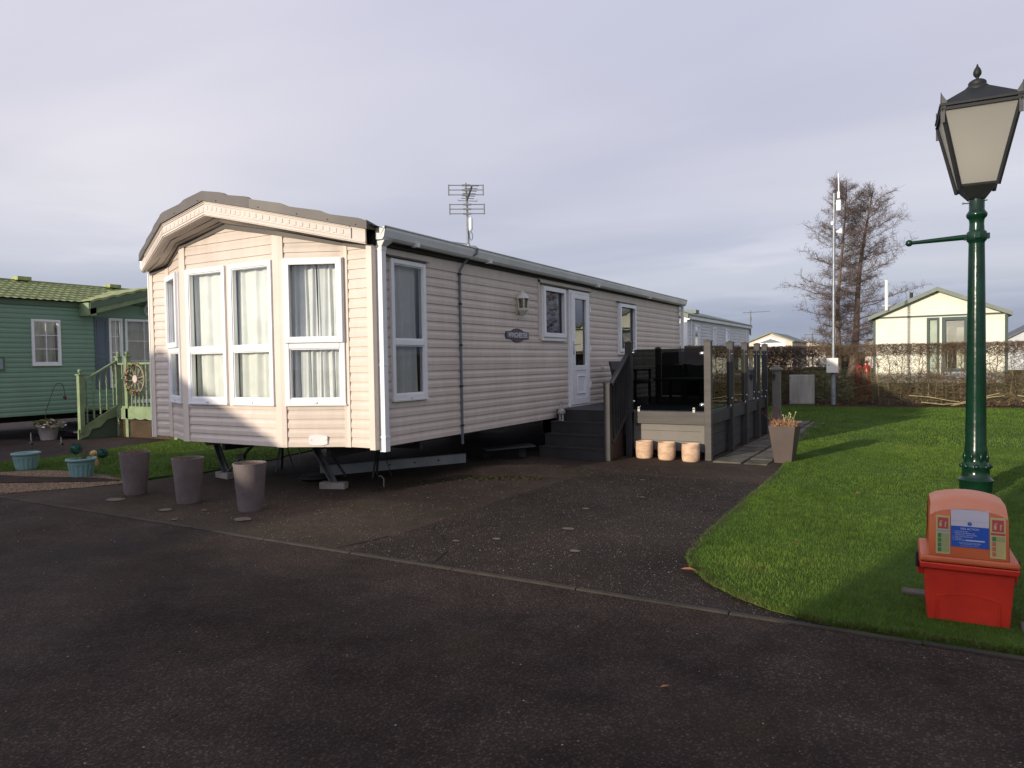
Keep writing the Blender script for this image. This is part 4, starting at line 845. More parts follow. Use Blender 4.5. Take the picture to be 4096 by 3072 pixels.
# ================================================================== pots
def ribbed_profile(r0, r1, h, n=26, amp=.0018):
    p = [(.0, 0), (r0 * .98, 0)]
    for i in range(n * 2 + 1):
        t = i / (n * 2); p.append((r0 + (r1 - r0) * t ** .9 + (amp if i % 2 else -amp), .004 + (h - .018) * t))
    return p + [(r1 + .004, h - .012), (r1 + .004, h), (r1 - .008, h), (r1 - .012, h - .02), (r1 - .02, h - .05)]
def soil_disc(mb, c, r, z):
    k = 18; vs = [(c[0], c[1], z + .006)] + [(c[0] + r * math.cos(2 * PI * i / k), c[1] + r * math.sin(2 * PI * i / k), z + rnd.uniform(-.006, .008)) for i in range(k)]
    mb.add(vs, [(0, 1 + i, 1 + (i + 1) % k) for i in range(k)])
t0 = thing('tall_pot', 'tall mauve ribbed pot nearest the road, rightmost of three in front of the caravan', 'plant pot', (-.735, -.975, 0), group='tall ribbed pots in front of the caravan')
q = MB(); q.lathe(ribbed_profile(.112, .152, .462), (-.735, -.975, 0), 40, cap=False); q.build('pot', PLUM, t0, smooth=60)
q = MB(); soil_disc(q, (-.735, -.975), .143, .435)
for k in range(90): a = rnd.uniform(0, 2 * PI); r_ = rnd.uniform(0, .125); x, y = -.735 + r_ * math.cos(a), -.975 + r_ * math.sin(a); q.tube([(x, y, .435), (x + rnd.uniform(-.02, .02), y + rnd.uniform(-.02, .02), .44 + rnd.uniform(.005, .035))], .0018, 3, False)
q.build('soil', SOIL, t0)
place(t0, (-1.655, -.985, 0), R(70), 'tall mauve ribbed pot between the other two grey pots in front of the caravan'); place(t0, (-2.655, -.93, 0), R(200), 'tall mauve ribbed pot furthest left, with dry stems spilling over its rim')
q = MB(); c0 = (-2.655, -.93)
for k in range(130): a = rnd.uniform(0, 2 * PI); r_ = rnd.uniform(0, .13); x, y = c0[0] + r_ * math.cos(a), c0[1] + r_ * math.sin(a); q.tube([(x, y, .43), (x * .75 + (c0[0] - .06) * .25 + rnd.uniform(-.07, .03), y + rnd.uniform(-.05, .05), .45 + rnd.uniform(.0, .06))], .0016, 3, False)
tag(q.build('dry_plant', mat('dry_stems', (.22, .15, .10), (.12, .08, .055), 1), loc=(c0[0], c0[1], .43)), 'dry brown stems in the leftmost tall mauve pot', 'dead plant')
def cream_pot(x, y, lb, first=None):
    if first: return place(first, (x, y, 0), rnd.uniform(0, 6), lb)
    t = thing('peach_pot', lb, 'plant pot', (x, y, 0), group='three peach clay pots by the deck'); q = MB()
    q.lathe([(0, 0), (.105, 0), (.114, .012), (.120, .05), (.122, .12), (.121, .20), (.118, .236), (.113, .243), (.106, .238), (.104, .19), (.104, .10), (0, .10)], (x, y, 0), 36, cap=False); q.build('pot', TERRA, t, smooth=60); return t
cp = cream_pot(1.475, 4.045, 'pale peach clay pot on the left of three, nearest the deck steps'); cream_pot(1.815, 4.00, 'pale peach clay pot between its two twins in front of the deck', cp); cream_pot(2.165, 3.955, 'pale peach clay pot nearest the deck corner post', cp)
# square planter
t = thing('square_planter', 'tall tapered taupe square planter at the lawn edge', 'planter', (3.315, 4.345, 0), R(-4)); M0 = WM[t.name]
def ring(a, z): return [(-a, -a, z), (a, -a, z), (a, a, z), (-a, a, z)]
q = MB(M0); vs = ring(.108, 0) + ring(.170, .492) + ring(.155, .492) + ring(.148, .45); q.add(vs, [(0, 3, 2, 1)] + [(4 * k + i, 4 * k + (i + 1) % 4, 4 * k + 4 + (i + 1) % 4, 4 * k + 4 + i) for k in range(3) for i in range(4)]); q.build('pot', PLANT, t, bevel=.004)
q = MB(M0); q.add(ring(.15, .46), [(0, 1, 2, 3)]); q.build('soil', SOIL, t)
q = MB(); q2 = MB(); cx_, cy_ = 3.315, 4.345
for k in range(230):
    x, y = cx_ + rnd.uniform(-.15, .15), cy_ + rnd.uniform(-.15, .15); h = rnd.uniform(.02, .09); dx, dy = rnd.uniform(-.06, .06), rnd.uniform(-.06, .06); q.tube([(x, y, .46), (x + dx * .5, y + dy * .5, .47 + h), (x + dx, y + dy, .47 + h * rnd.uniform(.6, 1.5))], .0022, 3, False)
    leaf_bm(q, (x + dx, y + dy, .47 + h), rnd.uniform(.008, .018), rnd.uniform(0, 6), rnd.uniform(-1, 1))
for k in range(16):
    a = rnd.uniform(2.2, 4.0); L_ = rnd.uniform(.06, .24); x, y = cx_ - .06 + rnd.uniform(-.08, .08), cy_ + rnd.uniform(-.1, .1); q2.tube([(x, y, .46), (x - L_ * .35, y, .50 + L_ * .5), (x - L_ * rnd.uniform(.1, .8) + rnd.uniform(-.05, .05), y + rnd.uniform(-.05, .05), .48 + L_ * 1.1)], [.0022, .0016, .0008], 3, False)
pt = thing('dead_plant', 'withered brown bedding plants with thin reddish stems in the square planter', 'dead plant', (cx_, cy_, .46))
q.build('withered_foliage', mat('withered_leaves', (.38, .21, .10), (.19, .095, .045), .9, 40), pt); q2.build('bare_stems', mat('dark_red_stems', (.10, .03, .028), rough=.8), pt)
q = MB()
for k in range(9):
    x, y = cx_ + rnd.uniform(-.02, .13), cy_ + rnd.uniform(-.1, .1); h = rnd.uniform(.10, .20); dx = rnd.uniform(-.03, .05); q.tube([(x, y, .46), (x + dx * .4, y, .5 + h * .6), (x + dx, y, .48 + h)], .003, 4, False); q.blob((x + dx, y, .485 + h), .010, 6, .3)
q.build('pale_shoots', mat('pale_green_shoots', (.30, .30, .10), (.45, .38, .26), .8, 30), pt)
# teal pots
def teal(x, y, lb, src=None):
    if src: return place(src, (x, y, .012), .3, lb)
    t = thing('teal_pot', lb, 'plant pot', (x, y, .012), group='pale teal fluted pots on the gravel'); q = MB()
    q.lathe([(0, 0), (.118, 0), (.120, .01)], (x, y, .012), 72, cap=False); q.lathe([(.120, .008), (.148, .160)], (x, y, .012), 96, flute=.045, fn=16, cap=False); q.lathe([(.153, .158), (.156, .20), (.160, .205), (.176, .208), (.180, .218), (.176, .232), (.160, .236), (.152, .228), (.148, .20)], (x, y, .012), 72, cap=False); q.build('pot', TEAL, t, smooth=50)
    q = MB(); soil_disc(q, (x, y), .150, .012 + .205); q.build('soil', SOIL, t)
    return t
tp = teal(-5.90, -.475, 'empty pale teal fluted pot on the gravel, left of the pair'); teal(-4.475, -.51, 'pale teal fluted pot on the gravel holding a small topiary ball', tp)
for x, y, lb in ((-5.74, -.44, 'round grey stepping slab beneath the left teal pot'), (-4.33, -.45, 'round grey stepping slab beneath the teal pot with the topiary')):
    q = MB(); q.lathe([(0, -.02), (.235, -.02), (.24, -.005), (.232, .011), (0, .011)], (x, y, 0), 28, cap=False); tag(q.build('stepping_slab', SLABM, loc=(x, y, 0), smooth=40), lb, 'slab', 'round slabs under the teal pots')
def topiary(x, y, z0, zc, r, lb):
    t = thing('topiary', lb, 'topiary', (x, y, z0), group='small topiary balls'); q = MB(); q.tube([(x + .01, y, z0), (x, y, zc)], .006, 6); q.build('stem', BARK, t)
    q = MB(); q.blob((x, y, zc), r * .82, 10, .1)
    for k in range(420):
        v = Vector((nr.normal(), nr.normal(), nr.normal())).normalized() * r * rnd.uniform(.8, 1.06); leaf_bm(q, (x + v.x, y + v.y, zc + v.z), .011, rnd.uniform(0, 6), rnd.uniform(-1.5, 1.5))
    q.build('foliage', TOP, t)
topiary(-4.60, -.50, .21, .36, .072, 'small blue-green topiary ball in the right teal pot'); topiary(-5.33, .26, .01, .175, .070, 'dark topiary ball standing on the grass behind the leftmost tall pot')
q = MB()
for k in range(40): a = rnd.uniform(0, 6.3); r_ = rnd.uniform(0, .1); x, y = -4.44 + r_ * math.cos(a), -.5 + r_ * math.sin(a); q.tube([(x, y, .215), (x + rnd.uniform(-.05, .05), y + rnd.uniform(-.04, .04), .24 + rnd.uniform(.02, .11))], .0018, 3, False)
tag(q.build('sprig', mat('thin_sprig', (.09, .08, .04), rough=.9), loc=(-4.44, -.5, .215)), 'thin bare sprigs beside the topiary in the right teal pot', 'plant')
gn = thing('garden_gnome', 'small peach and yellow seated garden ornament behind the right teal pot', 'ornament', (-5.27, .10, .01)); x, y = -5.27, .10
OR_ = mat('ornament_peach', (.50, .27, .16), (.38, .22, .10), .6, 14)
q = MB(); q.lathe([(.0, .01), (.055, .012), (.062, .04), (.056, .08), (.046, .12), (.036, .15), (.02, .165)], (x, y, 0), 14); q.blob((x - .04, y - .03, .10), (.022, .03, .03), 8, .05); q.blob((x, y - .05, .03), (.06, .04, .02), 8, .05); q.build('body', OR_, gn, smooth=60)
q = MB(); q.blob((x, y, .185), (.040, .038, .040), 12, .03); q.blob((x - .012, y - .040, .180), (.010, .010, .008), 6, .02); q.build('head', OR_, gn, smooth=180)
q = MB(); q.lathe([(.046, .195), (.044, .205), (.034, .225), (.014, .238), (.0, .240)], (x, y, 0), 12); q.build('hat', mat('ornament_yellow', (.50, .36, .12), rough=.6), gn, smooth=60)
for x, y, h, lb in ((-7.74, .50, .36, 'thin grey stake light standing behind the left teal pot'), (-7.80, 1.0, .24, 'short leaning stake light beyond the right teal pot')):
    t = thing('stake_light', lb, 'garden light', (x, y, 0), group='stake lights on the lane edge'); q = MB(); q.tube([(x, y, 0), (x - .02, y, h)], .010, 6); q.build('stake', DKST, t); q = MB(); q.blob((x - .01, y, h * .52), (.035, .035, .028), 10, .05); q.build('lamp_head', BLACK, t)
# ================================================================== fire point bin
bn = thing('fire_point_bin', 'red and orange lidded fire point bin with notices at the lawn edge', 'fire bin', (5.09, -1.19, .02), R(1.5)); M0 = WM[bn.name]
def tap(mb, x0, x1, y0, y1, z0, X0, X1, Y0, Y1, z1): mb.hexa([(x0, y0, z0), (x1, y0, z0), (x1, y1, z0), (x0, y1, z0)], [(X0, Y0, z1), (X1, Y0, z1), (X1, Y1, z1), (X0, Y1, z1)])
q = MB(M0); tap(q, -.178, .178, -.165, .165, -.02, -.195, .200, -.18, .18, .285); body = q.build('body', RED, bn, bevel=.010)
q = MB(M0); pts = [(-.135, -.02 + .02), (-.135, .125)] + [(-.135 + .27 * k / 12, .125 + .022 * math.sin(PI * k / 12)) for k in range(1, 12)] + [(.135, .125), (.135, .0)]
for (xa, za), (xb, zb) in zip(pts, pts[1:]): q.beam((xa, -.167 - .05 * (za) * .05 - .006, za), (xb, -.167 - .05 * zb * .05 - .006, zb), .004, .006)
q.slab([(x, -.1695, z) for x, z in pts], (0, .01, 0)); q.build('moulded_arch', RED, body)
q = MB(M0); tap(q, -.213, .213, -.195, .195, .268, -.215, .217, -.198, .198, .300); q.build('body_rim', RED, bn, bevel=.006)
q = MB(M0); tap(q, -.218, .220, -.200, .200, .303, -.212, .214, -.194, .194, .338); q.build('lid_rim', ORANGE, bn, bevel=.012)
q = MB(M0)
for sx in (-.205, .205): q.box(sx - .018, sx + .018, -.06, .06, .20, .27)
each(q, 'side_handle', RED, bn, bevel=.006)
q = MB(M0); n = 14; lo_ = []; rows = []   # domed lid: front panel leans back, arched top
def arch(x): return .642 - .034 * (x / .172) ** 2 - .014 * abs(x / .172) ** 14
def prof_pts(hw, yf, base, drop):  # outline of the front panel
    p = [(-hw - .004, yf - .016, base)]
    for i in range(n + 1):
        x = -hw + 2 * hw * i / n; p.append((x, yf, arch(x) - drop))
    p.append((hw + .004, yf - .016, base)); return p
secs = [prof_pts(.170, -.172, .338, .055), prof_pts(.166, -.140, .338, .012), prof_pts(.163, -.10, .338, .0), prof_pts(.163, .10, .338, .0), prof_pts(.166, .140, .338, .012), prof_pts(.170, .172, .338, .055)]
vs = []; 
for i, s_ in enumerate(secs):
    if i in (1, 2, 3, 4): s_ = [(s_[0][0], secs[0][0][1] * (1 if i < 3 else -1) * (1 - .2 * (i in (2, 3))), .338)] + s_[1:-1] + [(s_[-1][0], secs[0][0][1] * (1 if i < 3 else -1) * (1 - .2 * (i in (2, 3))), .338)]
    vs += s_
k = n + 3; fs = [(i * k + j, i * k + j + 1, (i + 1) * k + j + 1, (i + 1) * k + j) for i in range(5) for j in range(k - 1)] + [tuple(range(k))[::-1], tuple(range(5 * k, 6 * k))]
q.add(vs, fs); lid = q.build('domed_lid', ORANGE, bn, smooth=40)
q = MB(M0)
vs = []
for i, (yy, dr) in enumerate(((-.1735, .057), (-.1415, .010), (-.10, -.002), (.10, -.002))):
    for j in range(n + 1): x = (-.168 + .336 * j / n) * (1 if i < 1 else .975); vs.append((x, yy, arch(x) - dr))
q.add(vs, [(i * (n + 1) + j, i * (n + 1) + j + 1, (i + 1) * (n + 1) + j + 1, (i + 1) * (n + 1) + j) for i in range(3) for j in range(n)]); q.build('bleached_top', FADE, lid, smooth=60)
q = MB(M0)
for sx in (-.224, .222): q.box(sx - .007, sx + .007, -.10, -.04, .245, .325)
each(q, 'latch', BLACK, bn, bevel=.003)
# notices, set on the front of the lid
WHT = mat('white_sticker', (.56, .53, .58), rough=.5); BLU = mat('blue_sticker', (.012, .085, .42), rough=.45); YEL = mat('yellow_label', (.50, .42, .17), rough=.5); MAG = mat('faded_red_label', (.45, .06, .07), rough=.5); GRNL = mat('label_green', (.03, .20, .06), rough=.5); BLN = mat('label_blue_band', (.24, .33, .42), rough=.5); LGR = mat('label_pale_green', (.32, .34, .15), rough=.5)
slant = math.atan2(.016, .22)
S0 = M0 @ Matrix.Translation((0, -.1885, .338)) @ Matrix.Rotation(-slant, 4, 'X')
def stick(name, u0, u1, v0, v1, m, lay, par=lid):
    q = MB(S0); d = -.0008 * lay; q.box(u0, u1, d - .0006, d, v0, v1); return q.build(name, m, par)
nt_ = stick('notice', -.075, .088, .055, .245, WHT, 1); stick('notice_fold', -.075, .088, .186, .1875, mat('fold_line', (.42, .38, .44)), 2, nt_); stick('notice_blue', -.075, .088, .055, .160, BLU, 2, nt_)
stick('notice_bar', -.012, .070, .087, .0935, WHT, 3, nt_)
q = MB(S0 @ Matrix.Translation((.006, -.0025, .174)) @ Matrix.Rotation(PI / 2, 4, 'X')); q.lathe([(0, 0), (.0095, 0), (.0095, .001), (0, .001)], n=20, cap=False); q.build('notice_symbol', BLU, nt_)
TX = mat('notice_lettering', (.62, .66, .74), rough=.5)
def tline(s, u, v, size, m=TX, al='LEFT', par=None, lay=-.0042, sx=1): return text_mesh(s, size, S0 @ Matrix.Translation((u, lay, v)), 'lettering', m, par or nt_, .0001, al, sx=sx)
tline('!', .006, .174, .015, WHT, 'CENTER'); tline('FIRE ACTION', .006, .147, .0135, al='CENTER')
for i, s_ in enumerate(('1.  RAISE THE ALARM', '2.  INFORM THE WARDEN OR', '     RECEPTION IF UNOCCUPIED', '3.  CALL THE FIRE BRIGADE', '4.  ASSEMBLY', '5.  ATTACK FIRE IF SAFE TO DO SO')):
    tline(s_, -.068, .1335 - i * .0088, .0072)
for i, s_ in enumerate(('DO NOT STOP TO COLLECT BELONGINGS', 'DO NOT RE-ENTER UNTIL TOLD SAFE')): tline(s_, .006, .077 - i * .0062, .0050, al='CENTER')
tline('KEEP CALM AND LEAVE BY THE NEAREST WAY', .006, .0615, .0038, al='CENTER')
def label(u0, u1, v0, v1, band, rows):
    l_ = stick('label', u0, u1, v0, v1, YEL, 1); h = v1 - v0; wd = u1 - u0
    stick('label_panel', u0 + wd * .14, u1 - wd * .12, v1 - h * .345, v1 - h * .055, MAG, 2, l_)
    q = MB(S0); a = u0 + wd * .34; bq = v1 - h * .21
    q.box(a - wd * .09, a + wd * .07, -.0032, -.0026, bq - h * .08, bq + h * .02); q.box(a - wd * .05, a + wd * .03, -.0032, -.0026, bq + h * .03, bq + h * .06); q.box(a + wd * .0, a + wd * .12, -.0032, -.0026, bq + h * .055, bq + h * .075)
    a2 = u0 + wd * .68; q.box(a2 - wd * .05, a2 + wd * .03, -.0032, -.0026, bq - h * .09, bq + h * .0); q.box(a2 - wd * .03, a2 + wd * .07, -.0032, -.0026, bq + h * .0, bq + h * .05); q.build('extinguisher_symbol', YEL, l_)
    stick('label_band', u0 + wd * .06, u1 - wd * .04, v1 - h * .43, v1 - h * .375, band, 2, l_)
    y = v1 - h * .47
    for i, (mm, pale) in enumerate(rows):
        a0, a1 = y - h * .125 * (i + .82), y - h * .125 * i; 
        if pale: stick('label_row', u0 + wd * .12, u1 - wd * .06, a0 - h * .008, a1 + h * .008, LGR, 2, l_)
        stick('label_icon', u0 + wd * .14, u0 + wd * .38, a0, a1, mm, 3, l_)
        q = MB(S0)
        for k in range(3): q.box(u0 + wd * .46, u1 - wd * rnd.uniform(.10, .2), -.0034, -.0028, a1 - (k + .7) * (a1 - a0) / 3.2 - .0008, a1 - (k + .7) * (a1 - a0) / 3.2)
        q.build('label_print', mat('label_print', (.42, .36, .16)), l_)
label(-.142, -.079, .012, .208, BLN, [(GRNL, 1)] * 4); RD2 = mat('label_red_ring', (.45, .14, .07))
label(.092, .158, .012, .215, MAG, [(GRNL, 1), (RD2, 0), (RD2, 0), (RD2, 0)])
q = MB(); 
for x, y, s_ in ((5.42, -1.32, .10), (5.55, -1.12, .12), (4.86, -.95, .07)): q.box(x - s_, x + s_, y - s_ * .7, y + s_ * .7, -.02, .035)
tag(q.build('base_slab', SLABM, loc=(5.4, -1.2, 0), bevel=.01), 'broken paving slab beneath the fire point bin', 'slab')
# ================================================================== lamp post
LX, LY = 5.355, 2.68
lp = thing('lamp_post', 'glossy green Victorian lamp post with a four-sided frosted lantern', 'street lamp', (LX, LY, 0))
q = MB(); q.lathe([(.0, 0), (.12, 0), (.12, .03), (.135, .05), (.142, .10), (.142, .135), (.150, .15), (.152, .165), (.132, .185), (.118, .20), (.116, .27), (.120, .285), (.122, .30), (.112, .32), (.102, .34), (.096, .36), (.100, .40), (.096, .47), (.090, .50), (.086, .9), (.082, 1.3), (.077, 1.8), (.071, 2.3), (.068, 2.47), (.070, 2.49), (.082, 2.50), (.086, 2.515), (.086, 2.575), (.080, 2.59), (.066, 2.60), (.062, 2.66), (.064, 2.70), (.070, 2.715), (.084, 2.73), (.090, 2.75), (.088, 2.765), (.074, 2.785), (.066, 2.80), (.066, 2.92), (.0, 2.92)], (LX, LY, 0), 32, cap=False); col = q.build('column', LGREEN, lp, smooth=50)
q = MB()
for k in range(8):
    a = 2 * PI * k / 8; q.blob((LX + .116 * math.cos(a), LY + .116 * math.sin(a), .300), (.026, .026, .024), 10, .02)
    a += PI / 8; q.blob((LX + .100 * math.cos(a), LY + .100 * math.sin(a), .385), (.016, .016, .05), 8, .02)
q.build('base_leaves', LGREEN, col, smooth=180)
A0 = R(2.5); Ma = Matrix.Translation((LX, LY, 0)) @ Matrix.Rotation(A0, 4, 'Z')
q = MB(Ma)
for sx, sy in ((0, -1), (1, 0), (-1, 0)): q.box(sx * .085 - .022, sx * .085 + .022, sy * .085 - .022, sy * .085 + .022, 2.515, 2.57)
q.build('bracket', LGREEN, lp, bevel=.004)
q = MB(Ma); q.tube([(-.09, 0, 2.545), (-.12, 0, 2.545), (-.55, 0, 2.530)], [.026, .027, .018], 14); q.build('ladder_bar', LGREEN, lp, smooth=50)
q = MB(Ma); q.blob((-.575, 0, 2.53), .034, 16, 0); q.build('bar_ball', LGREEN, lp, smooth=180)
q = MB(Ma); q.tube([(-.06, -.03, 2.865), (-.115, -.03, 2.87)], .006, 6); q.blob((-.117, -.03, 2.87), .011, 8, 0); q.tube([(.06, -.02, 2.88), (.085, -.02, 2.885)], .006, 6); q.build('grub_screw', ALU, lp)
lan = MB(Ma)
def sq(a, z): return [(-a, -a, z), (a, -a, z), (a, a, z), (-a, a, z)]
lan.hexa(sq(.068, 2.90), sq(.150, 3.015)); lan.hexa(sq(.150, 3.015), sq(.156, 3.035)); base_ = lan.build('lantern_base', LBLK, lp)
def corner_bars(mb, a0, z0, a1, z1, w):
    for sx in (-1, 1):
        for sy in (-1, 1): mb.beam((sx * a0, sy * a0, z0), (sx * a1, sy * a1, z1), w, w)
q = MB(Ma); corner_bars(q, .153, 3.0, .312, 3.735, .030)
for z, a in ((3.730, .312),):
    for s_ in (-1, 1): q.beam((-a, s_ * a, z), (a, s_ * a, z), .03, .026); q.beam((s_ * a, -a, z), (s_ * a, a, z), .03, .026)
q.build('lantern_frame', LBLK, lp)
FRG = bpy.data.materials.new('frosted_lantern_glass'); FRG.use_nodes = True; tt = FRG.node_tree; bb = tt.nodes['Principled BSDF']; oo = tt.nodes['Material Output']; tl = tt.nodes.new('ShaderNodeBsdfTranslucent'); tl.inputs[0].default_value = (.84, .82, .74, 1); mx = tt.nodes.new('ShaderNodeMixShader'); mx.inputs[0].default_value = .62; bb.inputs['Base Color'].default_value = (.46, .44, .39, 1); bb.inputs['Roughness'].default_value = .35
tt.links.new(bb.outputs[0], mx.inputs[1]); tt.links.new(tl.outputs[0], mx.inputs[2]); tt.links.new(mx.outputs[0], oo.inputs[0])
for k in range(4):
    q = MB(Ma @ Matrix.Rotation(k * PI / 2, 4, 'Z')); q.add([(-.145, -.148, 3.035), (.145, -.148, 3.035), (.298, -.303, 3.722), (-.298, -.303, 3.722)], [(0, 1, 2, 3)]); q.build('lantern_glass', FRG, lp)
q = MB(Ma); q.tube([(0, 0, 3.02), (0, 0, 3.16)], .03, 10); q.lathe([(.02, 3.16), (.05, 3.22), (.06, 3.38), (.04, 3.48), (.01, 3.50)], n=16); q.build('bulb', mat('white_bulb', (.8, .78, .7), rough=.4), lp, smooth=60)
q = MB(Ma); q.add(sq(.335, 3.755) + sq(.335, 3.775) + sq(.300, 3.80) + sq(.095, 3.955), [(3, 2, 1, 0)] + [(4 * k + i, 4 * k + (i + 1) % 4, 4 * k + 4 + (i + 1) % 4, 4 * k + 4 + i) for k in range(3) for i in range(4)] + [(12, 13, 14, 15)]); rf = q.build('lantern_roof', LBLK, lp)
q = MB(Ma)
for sx in (-1, 1):
    for sy in (-1, 1):
        c_ = Vector((sx * .325, sy * .325, 0)); q.slab([(c_.x, c_.y, 3.70), (c_.x - sx * .05, c_.y, 3.76), (c_.x - sx * .05, c_.y, 3.80), (c_.x, c_.y, 3.885)], (0, -sy * .008, 0)); q.slab([(c_.x, c_.y, 3.70), (c_.x, c_.y - sy * .05, 3.76), (c_.x, c_.y - sy * .05, 3.80), (c_.x, c_.y, 3.885)], (-sx * .008, 0, 0)); q.slab([(c_.x, c_.y, 3.60), (c_.x - sx * .035, c_.y, 3.60), (c_.x - sx * .035, c_.y, 3.76), (c_.x, c_.y, 3.76)], (0, -sy * .01, 0))
each(q, 'corner_ear', DKST, rf, per=3)
q = MB(Ma); q.lathe([(.11, 3.945), (.112, 3.965), (.088, 3.99), (.075, 4.0), (.078, 4.02), (.070, 4.035), (.048, 4.05), (.016, 4.055), (.013, 4.07), (.020, 4.08), (.034, 4.10), (.036, 4.125), (.026, 4.155), (.010, 4.18), (.009, 4.19), (.002, 4.205)], n=20); q.build('finial', LBLK, lp, smooth=50)
# ================================================================== green caravan and its veranda
gv = thing('static_caravan', 'green static caravan with a mossy tiled roof and gabled porch, far left', 'static caravan', (-12.5, 2, 0)); XG = -10.7
GE = [.47 + .098 * k for k in range(23)]
siding('side_wall', (XG, -.9), (XG, 6.2), 2.72, [(2.91, 3.43, 1.50, 2.40), (4.48, 4.76, 1.0, 2.50), (4.86, 6.70, .62, 2.50)], parent=gv, m=GWALL, edges=GE)
b = MB(); b.box(XG - 3.6, XG - .02, -.9, -.87, .47, 2.75); b.box(XG - 3.6, XG - 3.57, -.9, 6.2, .47, 2.75); b.box(XG - 3.6, XG - .02, 6.17, 6.2, .47, 2.75); b.box(XG - 3.6, XG - .03, -.9, 6.2, .47, .52); b.build('rear_walls', GWALL, gv)
b = MB(); b.box(XG - .9, XG - .87, -.8, 6.1, .5, 2.7); b.build('inner_partition', mat('pale_interior', (.30, .29, .30), rough=.9), gv)
GMs = frame_mat((XG, 0), (0, 1))
def gwin(u0, u1, z0, z1, cols, rws, cur=True, name='window', seed=30):
    f = window(GMs, u0, u1, z0, z1, None, None, parent=gv, pane=PANE, seed=seed, lock=False, ft=.045, curt=[(.02, .98)] if cur else None); q = MB(GMs)
    for k in range(1, cols): x = u0 + .045 + (u1 - u0 - .09) * k / cols; q.box(x - .007, x + .007, -.022, -.008, z0 + .05, z1 - .045)
    for k in range(1, rws): z = z0 + .055 + (z1 - z0 - .10) * k / rws; q.box(u0 + .045, u1 - .045, -.0215, -.0085, z - .007, z + .007)
    q.build('glazing_bar', UPVC, f); return f
gwin(1.99, 2.55, 1.48, 2.42, 2, 3, seed=31); gwin(3.26 + .31, 3.88, .98, 2.51, 2, 4, seed=32); gwin(3.94, 4.86, .60, 2.51, 2, 4, seed=33); gwin(4.88, 5.82, .60, 2.51, 2, 4, seed=35)
q = MB(GMs); q.box(3.26, 3.55, -.03, -.013, .96, 2.52); sh = q.build('shutter', BLUEG, gv); q = MB(GMs)
for za, zb in ((1.02, 1.64), (1.72, 2.46)): rectframe(q, 3.30, 3.51, za, zb, .02, -.038, -.0305)
q.build('shutter_panel', BLUEG, sh)
# roof with pantile waves
b = MB(); ny = 170; rows = []
for k in range(8): d = k / 8 * 1.93; d2 = (k + 1) / 8 * 1.93; rows += [(d, 3.36 - .30 * d + .0), (d2 - .004, 3.36 - .30 * d2 + .028)]
for sg in (1, -1):
    vs = []; kk = len(rows)
    for i in range(ny + 1):
        y = -1.0 + 7.3 * i / ny
        for d, z in rows: vs.append((XG - 1.8 + sg * d, y, z + .020 * abs(math.sin(PI * y / .152))))
    b.add(vs, [(i * kk + j, i * kk + j + 1, (i + 1) * kk + j + 1, (i + 1) * kk + j) for i in range(ny) for j in range(kk - 1)])
b.build('roof', GROOF, gv, smooth=40)
b = MB(); b.box(XG - 1.86, XG - 1.74, -1.0, 6.3, 3.35, 3.40)
for y in (2.55, 4.6): b.box(XG - 1.9, XG - 1.6, y, y + .28, 3.38, 3.46)
b.build('ridge_vent', GROOF, gv)
b = MB(); b.box(XG - .02, XG + .04, -.9, 3.02, 2.70, 2.80); b.build('eave_board', GDARK, gv)
# cross gable over the porch
b = MB(); ap = (4.52, 3.26)
for sg in (-1, 1):
    e = (4.52 + sg * 1.55, 2.83); nn = 18; vs = []
    for i in range(nn + 1):
        t = i / nn; y, z = ap[0] + (e[0] - ap[0]) * t, ap[1] + (e[1] - ap[1]) * t + .022 * abs(math.sin(t * 5 * PI)); vs += [(XG + .42, y, z), (XG - 1.8, y, z + .0), (XG + .42, y, z - .05)]
    b.add(vs, [(3 * i, 3 * i + 1, 3 * i + 4, 3 * i + 3) for i in range(nn)] + [(3 * i, 3 * i + 3, 3 * i + 5, 3 * i + 2) for i in range(nn)])
b.build('porch_roof', GROOF, gv, smooth=40)
b = MB()
for sg in (-1, 1): b.slab([(XG + .425, 4.52, 3.215), (XG + .425, 4.52 + sg * 1.56, 2.785), (XG + .425, 4.52 + sg * 1.56, 2.66), (XG + .425, 4.52, 3.09)], (-.03, 0, 0))
b.build('gable_trim', GDARK, gv)
b = MB()
for sg in (-1, 1): b.slab([(XG + .40, 4.52, 3.10), (XG + .40, 4.52 + sg * 1.55, 2.68), (XG + .40, 4.52 + sg * 1.55, 2.54), (XG + .40, 4.52, 2.99)], (-.03, 0, 0)); b.box(XG - .01, XG + .40, 4.52 + sg * 1.5 - .08, 4.52 + sg * 1.5 + .08, 2.52, 2.79)
b.build('gable_fascia', GTRIM, gv)
b = MB(); b.slab([(XG + .02, 2.98, 2.55), (XG + .02, 6.06, 2.55), (XG + .02, 6.06, 2.75), (XG + .02, 4.52, 3.18), (XG + .02, 2.98, 2.75)], (-.03, 0, 0)); b.build('gable_wall', GWALL, gv)
c0 = (XG + .12, 4.42, 0); q = MB(); q.lathe([(.01, 2.60), (.04, 2.64), (.055, 2.66)], c0, 6); q.lathe([(.060, 2.80), (.05, 2.82), (.015, 2.86), (.008, 2.90)], c0, 6)
for k in range(6): a = 2 * PI * k / 6; q.beam((c0[0] + .045 * math.cos(a), c0[1] + .045 * math.sin(a), 2.65), (c0[0] + .062 * math.cos(a), c0[1] + .062 * math.sin(a), 2.81), .010, .010)
q.box(XG + .02, XG + .12, 4.41, 4.43, 2.87, 2.885); q.build('porch_lamp', UPVC, gv)
q = MB(GMs); q.box(1.15, 1.49, -.03, -.013, 1.38, 1.66); sg_ = q.build('wall_plaque', GDARK, gv); q = MB(GMs); q.box(1.19, 1.45, -.034, -.030, 1.42, 1.62); q.build('plaque_face', mat('plaque_face', (.25, .33, .34)), sg_)
b = MB(); 
